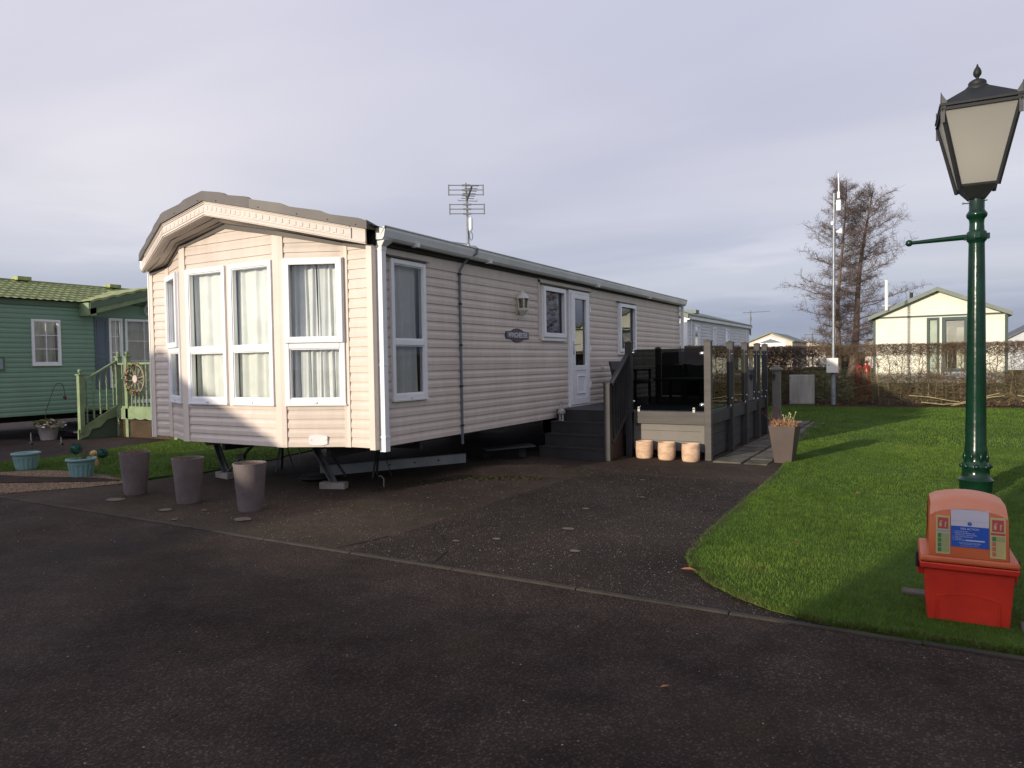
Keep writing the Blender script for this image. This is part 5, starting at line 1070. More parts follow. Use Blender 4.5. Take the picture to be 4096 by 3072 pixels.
for x in (-11.6, -13.4): b.box(x - .05, x + .05, -.6, 6, .3, .47)
b.build('chassis', DKST, gv)
for y in (.3, 1.2):
    b = MB(Matrix.Translation((-11.4, y, .25)) @ Matrix.Rotation(PI / 2, 4, 'Y')); b.lathe([(.1, -.08), (.24, -.08), (.25, .08), (.1, .08)], n=18); b.build('wheel', BLACK, gv)
vr = thing('veranda', 'sage green timber veranda with turned balusters and steps, left of the caravan', 'veranda', (-9.2, 4, 0))
q = MB(); q.box(-10.65, -7.45, 2.97, 6.0, .53, .565); q.build('floor', GTRIM, vr)
def vpost(x, y, z0, z1):
    q = MB(); q.box(x - .045, x + .045, y - .045, y + .045, z0, z1); q.box(x - .065, x + .065, y - .065, y + .065, z1, z1 + .022); q.lathe([(.02, z1 + .022), (.018, z1 + .04), (.036, z1 + .06), (.042, z1 + .085), (.034, z1 + .11), (.0, z1 + .125)], (x, y, 0), 12, cap=False); q.build('post', GTRIM, vr, smooth=40)
vpost(-9.5, 2.27, .12, 1.27); vpost(-9.44, 3.02, 0, 1.62); vpost(-9.06, 2.97, 0, 1.62); vpost(-7.5, 2.97, 0, 1.62)
q = MB(); q.beam((-9.5, 2.29, 1.13), (-9.45, 3.0, 1.555), .07, .04); q.beam((-9.0, 2.97, 1.485), (-7.5, 2.97, 1.485), .07, .04, (0, 0, 1)); q.beam((-9.42, 3.0, 1.485), (-9.08, 2.98, 1.485), .06, .04); q.build('handrail', GTRIM, vr, bevel=.006)
q = MB(); q.beam((-9.4, 2.97, .60), (-7.5, 2.97, .60), .05, .045); q.build('lower_rail', GTRIM, vr)
def turned_bal(x, y, z0, z1):
    h = z1 - z0; q = MB(); q.lathe([(.018, 0), (.018, h * .2), (.012, h * .24), (.022, h * .28), (.016, h * .34), (.018, h * .5), (.014, h * .62), (.022, h * .68), (.012, h * .72), (.018, h * .78), (.018, h)], (x, y, z0), 8); q.build('baluster', GTRIM, vr, smooth=40)
for k in range(12): turned_bal(-8.93 + k * .125, 2.97, .62, 1.47)
turned_bal(-9.25, 2.98, .62, 1.47)
for k in range(5): t = (k + .6) / 5.3; turned_bal(-9.49 + .04 * t, 2.30 + .70 * t, .27 + .42 * t, 1.12 + .42 * t)
q = MB(); q.slab([(-9.50, 2.19, .0), (-9.50, 2.19, .19), (-9.46, 3.0, .66), (-9.46, 3.0, .42), (-9.48, 2.75, .36), (-9.485, 2.62, .22), (-9.49, 2.45, .19), (-9.49, 2.38, .06)], (.03, 0, 0)); q.build('stringer', GTRIM, vr)
q = MB(); q.slab([(-9.53, 2.25, 0), (-9.53, 3.0, 0), (-9.53, 3.0, .5), (-9.53, 2.3, .12)], (.02, 0, 0)); q.build('stair_side_panel', mat('dull_green_board', (.085, .12, .085), rough=.7), vr)
for k in range(3): q = MB(); q.box(-10.6, -9.53, 2.25 + k * .25, 2.52 + k * .25, .12 + k * .14, .15 + k * .14); q.build('tread', DECKD, vr)
q = MB(); q.box(-10.6, -9.53, 2.55, 2.57, 0, .3); q.box(-10.6, -9.53, 2.8, 2.82, 0, .44); q.build('riser', DECKD, vr)
sc_ = [(-9.40, .58), (-7.45, .58), (-7.45, .39)] + [(-7.45 - 1.66 * k / 40, .39 - .030 * abs(math.sin(PI * k / 8))) for k in range(1, 41)] + [(-9.11, .36), (-9.40, .36)]
q = MB(); q.slab([(x, 2.925, z) for x, z in sc_], (0, .03, 0)); q.build('scalloped_fascia', GTRIM, vr)
q = MB()
z0, z1, x0, x1 = .0, .34, -9.4, -7.45
for k in range(-6, 36):
    for s_ in (1, -1):
        xa = x0 + k * .075; a, c_ = [xa, z0], [xa + (z1 - z0) * 1.5, z1]
        if s_ < 0: a, c_ = [xa + (z1 - z0) * 1.5, z0], [xa, z1]
        (ax_, az), (cx2, cz) = a, c_
        def clipx(px, pz, qx, qz):
            if px < x0: t = (x0 - px) / (qx - px); return x0, pz + (qz - pz) * t
            if px > x1: t = (x1 - px) / (qx - px); return x1, pz + (qz - pz) * t
            return px, pz
        if max(ax_, cx2) <= x0 or min(ax_, cx2) >= x1: continue
        p = clipx(ax_, az, cx2, cz); r_ = clipx(cx2, cz, ax_, az); q.beam((p[0], 2.97 + .006 * s_, p[1]), (r_[0], 2.97 + .006 * s_, r_[1]), .006, .014, (0, 1, 0))
q.build('lattice', mat('brown_lattice', (.26, .18, .10), (.19, .13, .07), .8), vr)
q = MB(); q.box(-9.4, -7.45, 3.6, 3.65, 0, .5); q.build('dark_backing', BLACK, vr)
# flower wreath on the balustrade
wr = thing('wheel_wreath', 'wooden cartwheel trimmed with dried flowers hanging on the veranda rail', 'wreath', (-8.66, 2.88, 1.18)); c0 = Vector((-8.66, 2.89, 1.18))
WOOD = mat('pale_wood', (.34, .27, .17), (.24, .19, .12), .7, 12); q = MB(); pts = [c0 + Vector((.285 * math.cos(a), 0, .285 * math.sin(a))) for a in np.linspace(0, 2 * PI, 41)]
for p, r_ in zip(pts, pts[1:]): q.beam(p, r_, .022, .026, (0, 1, 0))
q.build('rim', WOOD, wr)
for k in range(10): a = 2 * PI * k / 10 + .2; q = MB(); q.beam(c0 + Vector((.05 * math.cos(a), 0, .05 * math.sin(a))), c0 + Vector((.28 * math.cos(a), 0, .28 * math.sin(a))), .012, .014, (0, 1, 0)); q.build('spoke', WOOD, wr)
q = MB(Matrix.Translation(c0 + Vector((0, -.012, 0))) @ Matrix.Rotation(PI / 2, 4, 'X')); q.lathe([(0, 0), (.075, 0), (.075, .012), (0, .012)], n=24, cap=False); q.build('hub_disc', mat('pink_disc', (.55, .42, .40), rough=.7), wr)
for mm, n_, r_ in ((mat('wreath_leaves', (.22, .24, .09), (.12, .13, .05)), 340, .030), (mat('wreath_flowers', (.55, .30, .22), (.50, .38, .26), .8, 60), 70, .020)):
    q = MB()
    for k in range(n_):
        a = rnd.uniform(R(85), R(300)); rr = .285 + rnd.uniform(-.045, .045); p = c0 + Vector((rr * math.cos(a), -.03 + rnd.uniform(-.02, .01), rr * math.sin(a)))
        leaf_bm(q, p, r_ * rnd.uniform(.5, 1), rnd.uniform(0, 6), rnd.uniform(-1.5, 1.5)) if n_ > 100 else q.blob(p, r_ * rnd.uniform(.4, 1), 6, .2)
    q.build('leaves' if n_ > 100 else 'flowers', mm, wr)
# white flower pot, hook and red lantern
t = thing('flower_pot', 'white fluted pot of pansies by the green caravan steps', 'plant pot', (-10.15, 1.98, 0)); q = MB(); q.lathe([(0, 0), (.135, 0), (.185, .25), (.20, .26), (.21, .27), (.205, .295), (.19, .30), (.18, .27)], (-10.15, 1.98, 0), 60, flute=.015, fn=18, cap=False); q.build('pot', mat('aged_white_plastic', (.42, .37, .36), rough=.6), t, smooth=50)
q = MB(); soil_disc(q, (-10.15, 1.98), .185, .27); q.build('soil', SOIL, t)
pn = thing('pansies', 'white and yellow-green pansies in the white fluted pot', 'flowers', (-10.15, 1.98, .27))
for nm, mm, n_, s_ in (('foliage', mat('pansy_leaves', (.20, .26, .06), (.16, .10, .04), .8, 20), 260, .035), ('petals', WFLOW, 60, .032)):
    q = MB()
    for k in range(n_):
        a = rnd.uniform(0, 6.3); r_ = rnd.uniform(0, .27); leaf_bm(q, (-10.15 + r_ * math.cos(a) + (.1 if nm == 'petals' else 0), 1.98 + r_ * math.sin(a), .30 + rnd.uniform(-.03, .12) - r_ * .2), s_ * 1.4 * rnd.uniform(.5, 1), rnd.uniform(0, 6), rnd.uniform(-1.2, 1.2))
    q.build(nm, mm, pn)
q = MB(); q.tube([(-10.25, 1.93, 0), (-10.25, 2.0, .57), (-10.25, 2.16, 1.02), (-10.25, 2.22, 1.11), (-10.25, 2.30, 1.11), (-10.25, 2.35, 1.04), (-10.25, 2.37, .88)], .007, 6); t = thing('shepherds_hook', 'thin dark shepherd hook with a purple hanging ornament by the white pot', 'garden hook', (-10.25, 1.93, 0)); q.build('rod', DKST, t); q = MB(); q.blob((-10.25, 2.37, .82), (.035, .035, .045), 8, .2); q.build('ornament', mat('purple_ornament', (.16, .03, .07)), t)
q = MB(); c0 = (-12.9, 2.3, 0); q = MB(); c0 = (-10.45, .56, 0)
q.lathe([(.0, 0), (.07, 0), (.075, .03), (.055, .05), (.065, .14), (.05, .20), (.02, .24), (.0, .25)], c0, 12, cap=False); tag(q.build('red_lantern', mat('coral_red_paint', (.55, .07, .035), rough=.5), loc=c0, smooth=30), 'coral red garden lantern at the left edge by the green caravan', 'lantern')
# ================================================================== hedge
def polyl(path, s):
    acc = 0
    for (a, c_) in zip(path, path[1:]):
        a, c_ = np.array(a), np.array(c_); l_ = np.linalg.norm(c_ - a)
        if s <= acc + l_: t = (s - acc) / l_; d = (c_ - a) / l_; return a + d * (s - acc), d
        acc += l_
    return np.array(path[-1], float), d
HP = [(-3.6, 12.5), (-.35, 12.9), (.35, 17.1), (3.0, 17.42), (7.0, 17.85), (14, 18.85), (27, 20.95)]
HL = sum(math.dist(a, c_) for a, c_ in zip(HP, HP[1:]))
hd = thing('hedge', 'long laid hawthorn hedge, brown and bare with see-through gaps, behind the lawn', 'hedge', (6, 17.4, 0))
q_ = np.random.RandomState(5)
def on(s, off, z): p, d = polyl(HP, s); return np.array([p[0] - d[1] * off, p[1] + d[0] * off, z])
A, Bq, r0, r1 = [], [], [], []
s = .1
while s < HL:            # uprights
    off = q_.uniform(-.18, .18); z = 0; p = on(s, off, 0); rr = q_.uniform(.012, .026); ls = q_.uniform(-.12, .12)
    for k in range(6):
        z2 = z + 1.70 / 6; n_ = on(min(HL, max(0, s + ls * (k + 1) / 6 + q_.uniform(-.04, .04))), off + q_.uniform(-.05, .05), z2); A.append(p); Bq.append(n_); r0.append(rr * (1 - k * .13)); r1.append(rr * (1 - (k + 1) * .13))
        if k >= 2:
            for _ in range(2 + (k > 3) * 2):
                e = n_ + np.array([q_.uniform(-.22, .22), q_.uniform(-.22, .22), q_.uniform(.08, .30)]); e[2] = min(e[2], 1.74); A.append(n_); Bq.append(e); r0.append(.008); r1.append(.003)
        p = n_; z = z2
    s += q_.uniform(.10, .24)
sticks(A, Bq, r0, r1, 'uprights', HEDS, hd)
A, Bq, r0, r1 = [], [], [], []
def scatter(n, smin, smax, zf, lf, rr, ang, offr=.33, hor=None):
    for _ in range(n):
        s_ = q_.uniform(smin, smax); p = on(s_, q_.uniform(-offr, offr), zf()); l_ = lf(); th = q_.uniform(0, 2 * PI); 
        v = np.array([math.cos(th), math.sin(th) * .6, ang()]); 
        if hor: d = polyl(HP, s_)[1]; v = np.array([d[0] * q_.choice([-1, 1]), d[1], ang()]); v[:2] += q_.uniform(-.3, .3, 2)
        v /= np.linalg.norm(v); e = p + v * l_; e[2] = max(.01, min(e[2], 1.76 + q_.uniform(-.05, .03))); A.append(p); Bq.append(e); r0.append(rr); r1.append(rr * .45)
scatter(24000, 0, HL * .72, lambda: 1.33 + .41 * q_.beta(2.0, 1.2), lambda: q_.uniform(.05, .19), .0052, lambda: q_.uniform(-.5, 1.3))     # dense top
scatter(9500, 0, HL * .72, lambda: q_.uniform(.7, 1.5), lambda: q_.uniform(.10, .30), .0045, lambda: q_.uniform(-.3, 1.4))            # airy middle
scatter(17000, 0, 9.0, lambda: q_.uniform(.1, 1.6), lambda: q_.uniform(.08, .25), .004, lambda: q_.uniform(-.5, 1.2))     # thicker left part
scatter(1800, HL * .72, HL, lambda: q_.uniform(.1, 1.74), lambda: q_.uniform(.2, .4), .008, lambda: q_.uniform(-.3, 1.3))
scatter(9000, 0, 8.6, lambda: q_.uniform(.75, 1.68), lambda: q_.uniform(.08, .22), .0085, lambda: q_.uniform(-.5, 1.2))
scatter(6000, 0, 9.5, lambda: q_.uniform(.0, 1.7), lambda: q_.uniform(.08, .22), .0095, lambda: q_.uniform(-.5, 1.2))
scatter(5000, 9, HL * .72, lambda: q_.uniform(.0, .80), lambda: q_.uniform(.08, .24), .0075, lambda: q_.uniform(-.5, 1.0))
sticks(A, Bq, r0, r1, 'twigs', HEDT, hd)
A, Bq, r0, r1 = [], [], [], []
scatter(6500, 0, HL * .72, lambda: q_.uniform(.05, .84) , lambda: q_.uniform(.12, .45), .0050, lambda: q_.uniform(-.45, .60), .38, True)
scatter(15000, 0, HL * .72, lambda: q_.uniform(.05, .92) , lambda: q_.uniform(.06, .26), .0036, lambda: q_.uniform(-.9, 1.4), .38)   # laid branches at the bottom
scatter(120, 2, HL * .72, lambda: q_.uniform(.08, .6), lambda: q_.uniform(.4, 1.0), .011, lambda: q_.uniform(-.10, .35), .45, True)
sticks(A, Bq, r0, r1, 'laid_branches', HEDS, hd)
A2, B2, r2, r3 = [], [], [], []
for (x0, y0, pts) in [(4.9, 17.12, [(0, 0, .10), (.5, -.1, .05), (.9, -.05, .09), (1.3, 0, .22), (1.8, .05, .36)]), (5.6, 17.08, [(0, 0, .02), (.35, 0, .10), (.9, 0, .26), (1.2, 0, .30)]), (7.1, 17.25, [(0, 0, .30), (.4, 0, .24), (1.0, -.1, .30), (1.6, 0, .40)]), (7.2, 17.2, [(0, 0, .16), (.5, -.1, .12), (1.1, 0, .05)]), (4.6, 17.2, [(0, 0, .28), (.5, 0, .24), (1.0, 0, .14), (1.2, 0, .12)])]:
    for (a, c_) in zip(pts, pts[1:]): A2.append((x0 + a[0], y0 + a[1], a[2])); B2.append((x0 + c_[0], y0 + c_[1], c_[2])); r2.append(.024); r3.append(.020)
sticks(A2, B2, r2, r3, 'thick_branch', mat('pale_green_bark', (.36, .31, .15), (.24, .20, .10), .9, 8), hd)
q = MB()
for k in range(6500):
    p = on(q_.uniform(0, HL * .72), q_.uniform(-.30, .45), q_.uniform(.04, .62)); leaf_bm(q, p, q_.uniform(.02, .045), q_.uniform(0, 6), q_.uniform(-1.5, 1.5))
q.build('evergreen_leaves', HEDL, hd)
q = MB()
for k in range(1300):
    p = on(q_.uniform(0, HL * .6), q_.uniform(-.9, .2), .035); leaf_bm(q, p, q_.uniform(.015, .03), q_.uniform(0, 6), q_.uniform(-.5, .5))
tag(q.build('leaf_litter', LEAFB), 'brown leaf litter on the soil along the hedge foot', 'leaf litter', kind='stuff')
# ================================================================== pole, cabinet, bottles
t = thing('utility_cabinet', 'weathered pale grey metal utility cabinet against the hedge', 'cabinet', (1.87, 16.62, 0), R(5)); M0 = WM[t.name]
CABM = mat('weathered_grey_cabinet', (.30, .29, .25), (.19, .18, .155), .7, 2.2, stretch=(3, 1, .5), fine=.08, fscale=50)
q = MB(M0); q.box(-.34, .34, -.10, .18, .03, .89); q.build('body', CABM, t, bevel=.008); q = MB(M0); q.box(-.325, .325, -.112, -.101, .06, .872); dr = q.build('door', CABM, t, bevel=.004); q = MB(M0); q.box(-.335, -.30, -.125, -.112, .80, .84); q.box(-.335, -.30, -.125, -.112, .10, .14); q.box(.28, .30, -.122, -.112, .44, .50); q.build('hinge', ALU, dr)
t = thing('radio_mast', 'tall slim grey pole with white radio antennas in front of the bare trees', 'mast', (2.69, 16.85, 0)); x, y = 2.69, 16.85
q = MB(); q.tube([(x, y, 0), (x, y, .92)], .072, 16); q.tube([(x, y, .90), (x, y, .98)], [.072, .045], 16); q.tube([(x, y, .95), (x + .03, y, 6.12)], [.045, .034], 14); pole = q.build('pole', STEEL, t, smooth=50)
q = MB(); q.tube([(x, y, .26), (x, y, .275)], .074, 16); q.tube([(x + .03, y, 6.1), (x + .03, y, 6.18)], .042, 12); q.build('pole_band', DKST, pole)
q = MB(); q.box(x - .165, x + .145, y - .20, y - .05, .94, 1.365); bx = q.build('meter_box', mat('cream_box', (.66, .63, .57), (.60, .57, .51), .5), t, bevel=.008); q = MB(); q.box(x - .115, x - .09, y - .21, y - .20, 1.15, 1.18); q.build('lock', BLACK, bx)
q = MB(); xx = x + .15; q.tube([(xx, y, 6.1), (xx, y, 6.62)], .018, 8); q.tube([(xx, y, 6.62), (xx, y, 6.65)], .010, 8); q.build('whip_antenna', UPVC, t)
q = MB(); q.box(xx - .03, xx + .03, y - .05, y + .03, 5.93, 6.12); q.box(xx - .055, xx + .055, y - .07, y + .03, 5.58, 5.88); q.build('radio_unit', UPVC, t, bevel=.01)
q = MB(); q.lathe([(.03, 0), (.085, .12), (.085, .15)], n=16); q.v = [(xx - .06 + z_, y + x_, 4.99 + y_) for x_, y_, z_ in q.v]; q.build('horn_antenna', UPVC, t, smooth=40); q = MB(); q.box(x - .05, x + .01, y - .07, y - .01, 5.19, 5.28); q.build('radio_unit', UPVC, t)
q = MB()
for z in (5.05, 5.42, 5.75, 6.0): q.tube([(x + .02, y, z), (xx, y, z)], .010, 6)
q.build('antenna_bracket', ALU, t)
g0 = thing('gas_bottle', 'red gas bottle behind the hedge, left one of two', 'gas bottle', (3.215, 18.6, 0), group='red gas bottles'); RB = mat('bright_red_paint', (.60, .012, .008), rough=.35); q = MB(); q.lathe([(0, 0), (.10, .0), (.115, .03), (.115, 1.02), (.095, 1.10), (.04, 1.14), (0, 1.145)], (3.215, 18.6, 0), 18, cap=False); q.build('cylinder', RB, g0, smooth=50); q = MB(); q.lathe([(.02, 1.13), (.025, 1.20), (.05, 1.20), (.05, 1.26), (.0, 1.26)], (3.215, 18.6, 0), 12); q.build('valve_collar', RB, g0)
place(g0, (3.46, 18.62, 0), .5, 'red gas bottle behind the hedge, right one of two')
# ================================================================== distant caravans
def cabin(name_label, x0, x1, y0, y1, eave, apex, zb, wall, roof, slopeover=.12, trimc=None):
    t = thing('holiday_cabin', name_label, 'cabin', ((x0 + x1) / 2, (y0 + y1) / 2, 0)); xc = (x0 + x1) / 2; q = MB()
    q.slab([(x0, y0, zb), (x1, y0, zb), (x1, y0, eave), (xc, y0, apex), (x0, y0, eave)], (0, y1 - y0, 0)); q.build('wall', wall, t)
    q = MB(); so_ = slopeover; dz = (apex - eave) / (xc - x0) * so_
    for sg in (-1, 1):
        xe = x0 - so_ if sg < 0 else x1 + so_; q.hexa([(xc, y0 - .25, apex + .01), (xe, y0 - .25, eave - dz + .01), (xe, y1 + .1, eave - dz + .01), (xc, y1 + .1, apex + .01)], [(xc, y0 - .25, apex + .14), (xe, y0 - .25, eave - dz + .12), (xe, y1 + .1, eave - dz + .12), (xc, y1 + .1, apex + .14)])
    q.build('roof', roof, t); return t
cc = thing('holiday_cabin', 'bright cream clad cabin with a green-grey roof behind the hedge', 'cabin', (5.4, 26, 0)); cx0, cx1, cY, ev, apx, xcc = 3.42, 7.36, 23.0, 2.74, 3.60, 5.37
siding('front_wall', (cx0, cY), (cx1, cY), 2.74, [(1.66, 2.0, .62, 2.68), (2.11, 2.83, .85, 2.68)], parent=cc, m=CREAM2, edges=[.45 + .15 * k for k in range(16)])
siding('gable_panel', (cx0, cY - .02), (cx1, cY - .02), 3.75, parent=cc, m=CREAM2, edges=[2.79 + .12 * k for k in range(9)], clip=[((xcc, 0, 3.60), ((3.60 - 2.74) / 1.95, 0, 1)), ((xcc, 0, 3.60), (-(3.60 - 2.74) / 1.97, 0, 1))])
q = MB(); q.box(cx0, cx0 + .03, cY + .02, cY + 10, .45, 2.74); q.box(cx1 - .03, cx1, cY + .02, cY + 10, .45, 2.74); q.box(cx0, cx1, cY + 1.2, cY + 1.25, .45, 2.7); q.box(cx0, cx1, cY + .02, cY + 10, .45, .5); q.build('wall', CREAM2, cc)
q = MB(); q.box(cx0 - .02, cx0 + .06, cY - .03, cY, .45, 2.72); q.box(cx1 - .06, cx1 + .03, cY - .03, cY, .45, 2.72); q.box(cx0, cx1, cY - .045, cY, 2.735, 2.79); GT2 = mat('bottle_green_trim', (.016, .045, .038), rough=.5); q.build('corner_trim', GT2, cc)
q = MB()
for sg in (-1, 1):
    xe = xcc + sg * 2.12; ze = 3.60 - .4395 * 2.12; q.hexa([(xcc, cY - .30, 3.60), (xe, cY - .30, ze), (xe, cY + 10.2, ze), (xcc, cY + 10.2, 3.60)], [(xcc, cY - .30, 3.74), (xe, cY - .30, ze + .13), (xe, cY + 10.2, ze + .13), (xcc, cY + 10.2, 3.74)])
q.build('roof', GREY, cc)
M9 = frame_mat((cx0, cY), (1, 0))
def dwin(par, M_, u0, u1, z0, z1, fm, inner, blinds=False, t_=.07):
    q = MB(M_); rectframe(q, u0, u1, z0, z1, t_, -.05, .02); f = q.build('window', fm, par); q = MB(M_); q.add([(u0 + t_, -.02, z0 + t_), (u1 - t_, -.02, z0 + t_), (u1 - t_, -.02, z1 - t_), (u0 + t_, -.02, z1 - t_)], [(0, 1, 2, 3)]); q.build('pane', PANE2 if inner is None else PANE, f)
    q = MB(M_)
    if blinds:
        for k in range(22): z = z1 - t_ - .05 - k * .035; q.box(u0 + t_, u1 - t_, .03, .05, z, z + .020)
        q.build('blind', mat('pale_blind', (.6, .58, .52)), f)
    elif inner: q.add([(u0 + t_, .06, z0 + t_), (u1 - t_, .06, z0 + t_), (u1 - t_, .06, z1 - t_), (u0 + t_, .06, z1 - t_)], [(0, 1, 2, 3)]); q.build('blind', inner, f)
    return f
dwin(cc, M9, 1.64, 2.02, .60, 2.70, GT2, mat('pale_green_blind', (.50, .56, .46))); dwin(cc, M9, 2.09, 2.85, .83, 2.70, GT2, 1, True, .11)
q = MB(M9); q.box(2.02, 2.09, -.03, .0, .45, 2.72); q.build('centre_strip', CREAM2, cc); q = MB(M9); q.box(2.05, 2.95, -.08, 0, .62, .82); q.build('lower_panel', WHITEW, cc)
q = MB(); q.tube([(3.84, cY - .38, 3.0), (3.84, cY - .38, 4.06)], .055, 10); q.build('whip_aerial', mat('white_aerial', (.8, .78, .72)), cc); q = MB(); q.box(3.7, 3.95, cY - .42, cY - .28, 3.14, 3.19); q.build('aerial_bracket', ALU, cc); q = MB(); q.tube([(4.58, cY + 1.5, 3.3), (4.58, cY + 1.5, 3.72)], .06, 10); q.build('flue', BLACK, cc)
wv = thing('static_caravan', 'white static caravan with small side windows behind the deck', 'static caravan', (-2.8, 19, 0)); XW, Y0w, Y1w = -1.0, 14.75, 23.4
siding('side_wall', (XW, Y0w), (XW, Y1w), 2.58, [(.78, 1.25, 1.75, 2.40), (2.95, 3.25, 1.75, 2.40), (4.65, 5.1, 1.95, 2.40)], parent=wv, m=WHITEW, edges=[.5 + .1 * k for k in range(21)])
siding('front_wall', (XW - 3.7, Y0w), (XW, Y0w), 2.58, parent=wv, m=WHITEW, edges=[.5 + .1 * k for k in range(21)])
q = MB(); q.box(XW - 3.7, XW - 3.67, Y0w, Y1w, .5, 2.6); q.box(XW - 3.7, XW - .02, Y1w - .03, Y1w, .5, 2.6); q.box(XW - 1.2, XW - 1.17, Y0w + .1, Y1w, .5, 2.6); q.build('wall', WHITEW, wv)
q = MB(); q.box(XW - .12, XW + .03, Y0w - .035, Y0w + .10, .48, 2.6); q.box(XW - .01, XW + .02, Y0w + .42, Y0w + .52, .5, 2.58); q.box(XW - .01, XW + .02, Y1w - .6, Y1w - .5, .5, 2.58); q.build('corner_trim', UPVC, wv)
M8 = frame_mat((XW, Y0w), (0, 1))
for u0, u1, z0 in ((.72, 1.30, 1.72), (2.90, 3.30, 1.72), (4.6, 5.15, 1.92)): dwin(wv, M8, u0, u1, z0, 2.43, UPVC, None, t_=.06)
q = MB()
for sg in (-1, 1): xc_, xe = XW - 1.85, XW - 1.85 + sg * 1.95; q.hexa([(xc_, Y0w - .15, 3.12), (xe, Y0w - .15, 2.58), (xe, Y1w + .15, 2.58), (xc_, Y1w + .15, 3.12)], [(xc_, Y0w - .15, 3.24), (xe, Y0w - .15, 2.70), (xe, Y1w + .15, 2.70), (xc_, Y1w + .15, 3.24)])
q.box(XW - .9, XW - .5, 17.6, 18.0, 2.9, 3.02); q.build('roof', GREY, wv)
q = MB(); q.box(XW, XW + .11, Y0w, Y1w, 2.56, 2.64); q.box(XW - .05, XW + .12, Y0w - .05, Y0w + .02, 2.54, 2.66); q.build('gutter', GUT, wv)
q = MB(); yy = Y1w + .35; q.tube([(XW, yy, 2.3), (XW, yy, 3.30)], .018, 6); q.tube([(XW - .3, yy, 3.22), (XW + .75, yy, 3.24)], .010, 5); q.tube([(XW - .05, yy, 2.35), (XW - .05, yy, 2.60)], .06, 8)
for k in range(6): q.tube([(XW - .25 + .15 * k, yy - .15, 3.23), (XW - .25 + .15 * k, yy + .15, 3.23)], .008, 4)
q.tube([(XW, yy, 2.88), (XW, yy, 3.05)], .035, 8); q.build('tv_aerial', AE, wv)
c1_ = cabin('small cream gabled cabin with a grey roof, far beyond the white caravan', -8.6, -4.92, 61, 70, 2.85, 3.58, .3, mat('far_cream_wall', (.66, .55, .45)), GREY, .18)
M7 = frame_mat((-8.6, 61), (1, 0)); q = MB(M7); q.slab([(.75, -.04, 2.75), (2.9, -.04, 2.75), (1.84, -.04, 3.12)], (0, .03, 0)); q.build('gable_window', mat('dark_window', (.06, .065, .07), rough=.2), c1_); q = MB(M7); q.slab([(.55, -.02, 2.45), (3.1, -.02, 2.45), (3.1, -.02, 2.85), (1.84, -.02, 3.3), (.55, -.02, 2.85)], (0, .015, 0)); q.build('gable_frame', UPVC, c1_)
for u0, u1 in ((.12, .55), (3.1, 3.55)): q = MB(M7); q.box(u0, u1, -.03, .01, 1.2, 2.5); q.build('side_window', mat('brown_blind', (.25, .18, .12)), c1_)
cabin('far pale cabin with a low gable left of the radio mast', -8.0, -4.35, 81, 90, 2.78, 3.32, .3, mat('far_pale_wall', (.60, .52, .44)), mat('far_pale_roof', (.42, .38, .33)), .1)
c3_ = cabin('white cabin with a dark slate roof at the far right edge', 10.2, 14.6, 55, 66, 2.50, 3.75, .3, mat('far_white_wall', (.50, .52, .54)), mat('slate_roof', (.10, .11, .12)), .15)
M6 = frame_mat((10.2, 55), (1, 0))
for u0 in (.15, .5, 1.3): q = MB(M6); q.box(u0, u0 + .22, -.03, .01, 1.9, 2.3); q.build('window', mat('far_dark_pane', (.12, .13, .14), rough=.3), c3_)
cabin('tiny distant pale cabin just left of the bright cream cabin', .25, 1.4, 70, 76, 2.75, 2.95, .3, mat('far_grey_wall', (.5, .45, .40)), GREY, .1)
for lb, x0, y0, z0 in (('thin aerial on a pole between the two small far cabins', -5.0, 75, 3.95),):
    q = MB(); q.tube([(x0, y0, 0), (x0, y0, z0)], .05, 6); q.tube([(x0 - .8, y0, z0 - .15), (x0 + 1.2, y0, z0 - .15)], .03, 5); q.tube([(x0 - .3, y0, z0 - .9), (x0 + .3, y0, z0 - .9)], .12, 6); tag(q.build('tv_aerial', AE, loc=(x0, y0, 0)), lb, 'aerial')
# distant shrubbery line
q_ = np.random.RandomState(9); n_ = 26000; P = np.stack([q_.uniform(-14, 24, n_), q_.uniform(92, 100, n_), 1.9 * q_.beta(1.2, 1.0, n_)], 1); E_ = P + q_.normal(0, .28, (n_, 3)); E_[:, 2] = np.abs(E_[:, 2])
tag(sticks(P, E_, .03, .015, 'distant_hedgerow', mat('far_hedgerow', (.085, .075, .05), (.05, .045, .03), .9)), 'low distant hedgerow between the far cabins', 'hedgerow', kind='stuff')
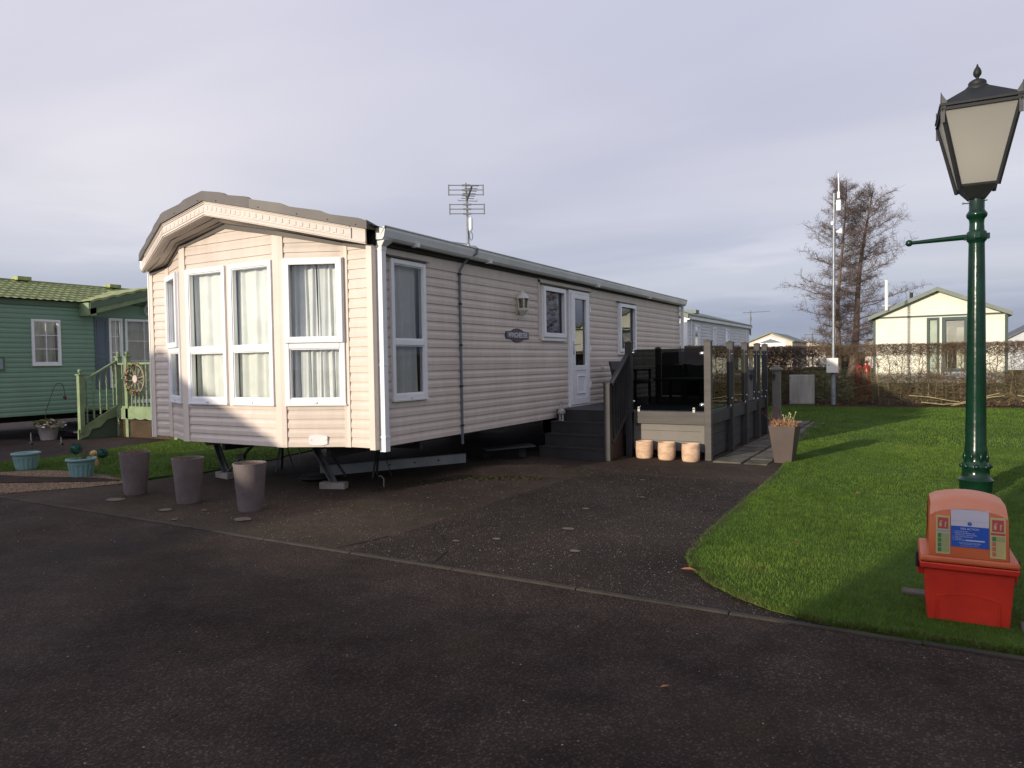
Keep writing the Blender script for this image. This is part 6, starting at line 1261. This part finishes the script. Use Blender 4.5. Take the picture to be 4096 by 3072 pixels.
# ================================================================== bare trees
def bare_tree(name_label, base, top, r0, seed, side, nb=74, wmax=3.4):
    q_ = np.random.RandomState(seed); base = np.array(base, float); top = np.array(top, float); H_ = top[2]
    t = thing('bare_tree', name_label, 'tree', tuple(base), group='leafless trees beyond the hedge')
    def tr(u): c = base + (top - base) * u; c = c.copy(); c[0] += .30 * math.sin(u * 5.2 + seed) * (u > 0) * min(1, u * 3) * .6; return c
    pts = [tr(u) for u in np.linspace(0, 1, 16)]; q = MB(); q.tube(pts, [r0 * (1 - .93 * u) + .012 for u in np.linspace(0, 1, 16)], 9); q.build('trunk', BARK, t, smooth=60)
    A, B_, ra, rb = [], [], [], []; TA, TB = [], []
    for i in range(nb):
        u = .10 + .86 * (i + q_.uniform(0, 1)) / nb; p = tr(u); az = q_.uniform(0, 2 * PI)
        w_ = wmax * min(1, .72 + .9 * u if u < .3 else 1.0) * (1 - max(0, u - .30) / .70) ** .62 * q_.uniform(.5, 1.1) + .35
        d = np.array([math.cos(az), math.sin(az), 0.]); 
        if d[0] * side < 0: w_ *= .62
        rise = q_.uniform(.05, .35) + .9 * max(0, u - .5); n = 9; prev = p; dirn = np.array([d[0], d[1], rise]); dirn /= np.linalg.norm(dirn); rr = .055 * (1 - u * .7) * (w_ / wmax) + .012
        for k in range(n):
            dd = dirn + q_.normal(0, .16, 3); dd[2] -= .05 * math.sin(k * .7) - .012 * k; dd /= np.linalg.norm(dd); nx = prev + dd * w_ / n; A.append(prev); B_.append(nx); ra.append(rr * (1 - k / n * .85)); rb.append(rr * (1 - (k + 1) / n * .85))
            if k >= 1:
                for _ in range(3):
                    a2 = q_.normal(0, 1, 3); a2[2] = a2[2] * .55 + .22; a2 = a2 / np.linalg.norm(a2) + dd * .8; a2 /= np.linalg.norm(a2); l2 = q_.uniform(.35, 1.05) * (1 - .35 * k / n); e = nx + a2 * l2; m_ = (nx + e) / 2 + q_.normal(0, .05, 3)
                    A += [nx, m_]; B_ += [m_, e]; ra += [.011, .008]; rb += [.008, .005]
                    for _ in range(6):
                        s_ = nx + (e - nx) * q_.uniform(.3, 1); a3 = q_.normal(0, 1, 3); a3[2] += .25; a3 /= np.linalg.norm(a3); TA.append(s_); TB.append(s_ + a3 * q_.uniform(.12, .42))
            prev = nx
    ra = [x * .8 for x in ra]; rb = [x * .8 for x in rb]; limb = sticks(A, B_, ra, rb, 'limbs', BARK, t); sticks(TA, TB, .0062, .004, 'crown', TWIG, t)
bare_tree('bare alder with a slim straight trunk, left one of the pair beyond the hedge', (.05, 47.5, 0), (.35, 47.5, 13.3), .17, 3, -1, 84, 3.7)
bare_tree('bare alder with the thicker leaning trunk, right of the pair beyond the hedge', (.72, 48.3, 0), (2.0, 48.3, 12.7), .26, 8, 1, 92, 4.2)
bare_tree('bare tree far to the right, seen only as a reflection in the caravan windows', (15.5, 33, 0), (15.8, 33, 10.5), .2, 12, 1, 60, 3.2)
# ================================================================== buildings behind the camera whose shade falls on the road and lawn
bw = mat('shed_wall', (.35, .33, .30), rough=.8)
t = cabin('gabled shed across the road behind the viewer', -8.6, -3.75, -15.0, -9.0, 2.05, 3.10, 0, bw, GREY, .02); t['category'] = 'shed'
t = cabin('holiday caravan across the road behind the viewer on the right', 2.10, 8.6, -19.0, -9.0, 2.40, 2.95, 0, bw, GREY, .02)
q = MB(); q.box(-3.73, 2.08, -9.5, -9.0, 0, 1.22); tag(q.build('clipped_hedge', HEDL, loc=(-.5, -9.2, 0)), 'low clipped hedge across the road behind the viewer', 'hedge')
q = MB(); q.box(-19, -8.62, -9.5, -9.0, 0, 1.9); tag(q.build('clipped_hedge', HEDL, loc=(-13, -9.2, 0)), 'tall clipped hedge across the road behind the viewer on the left', 'hedge')
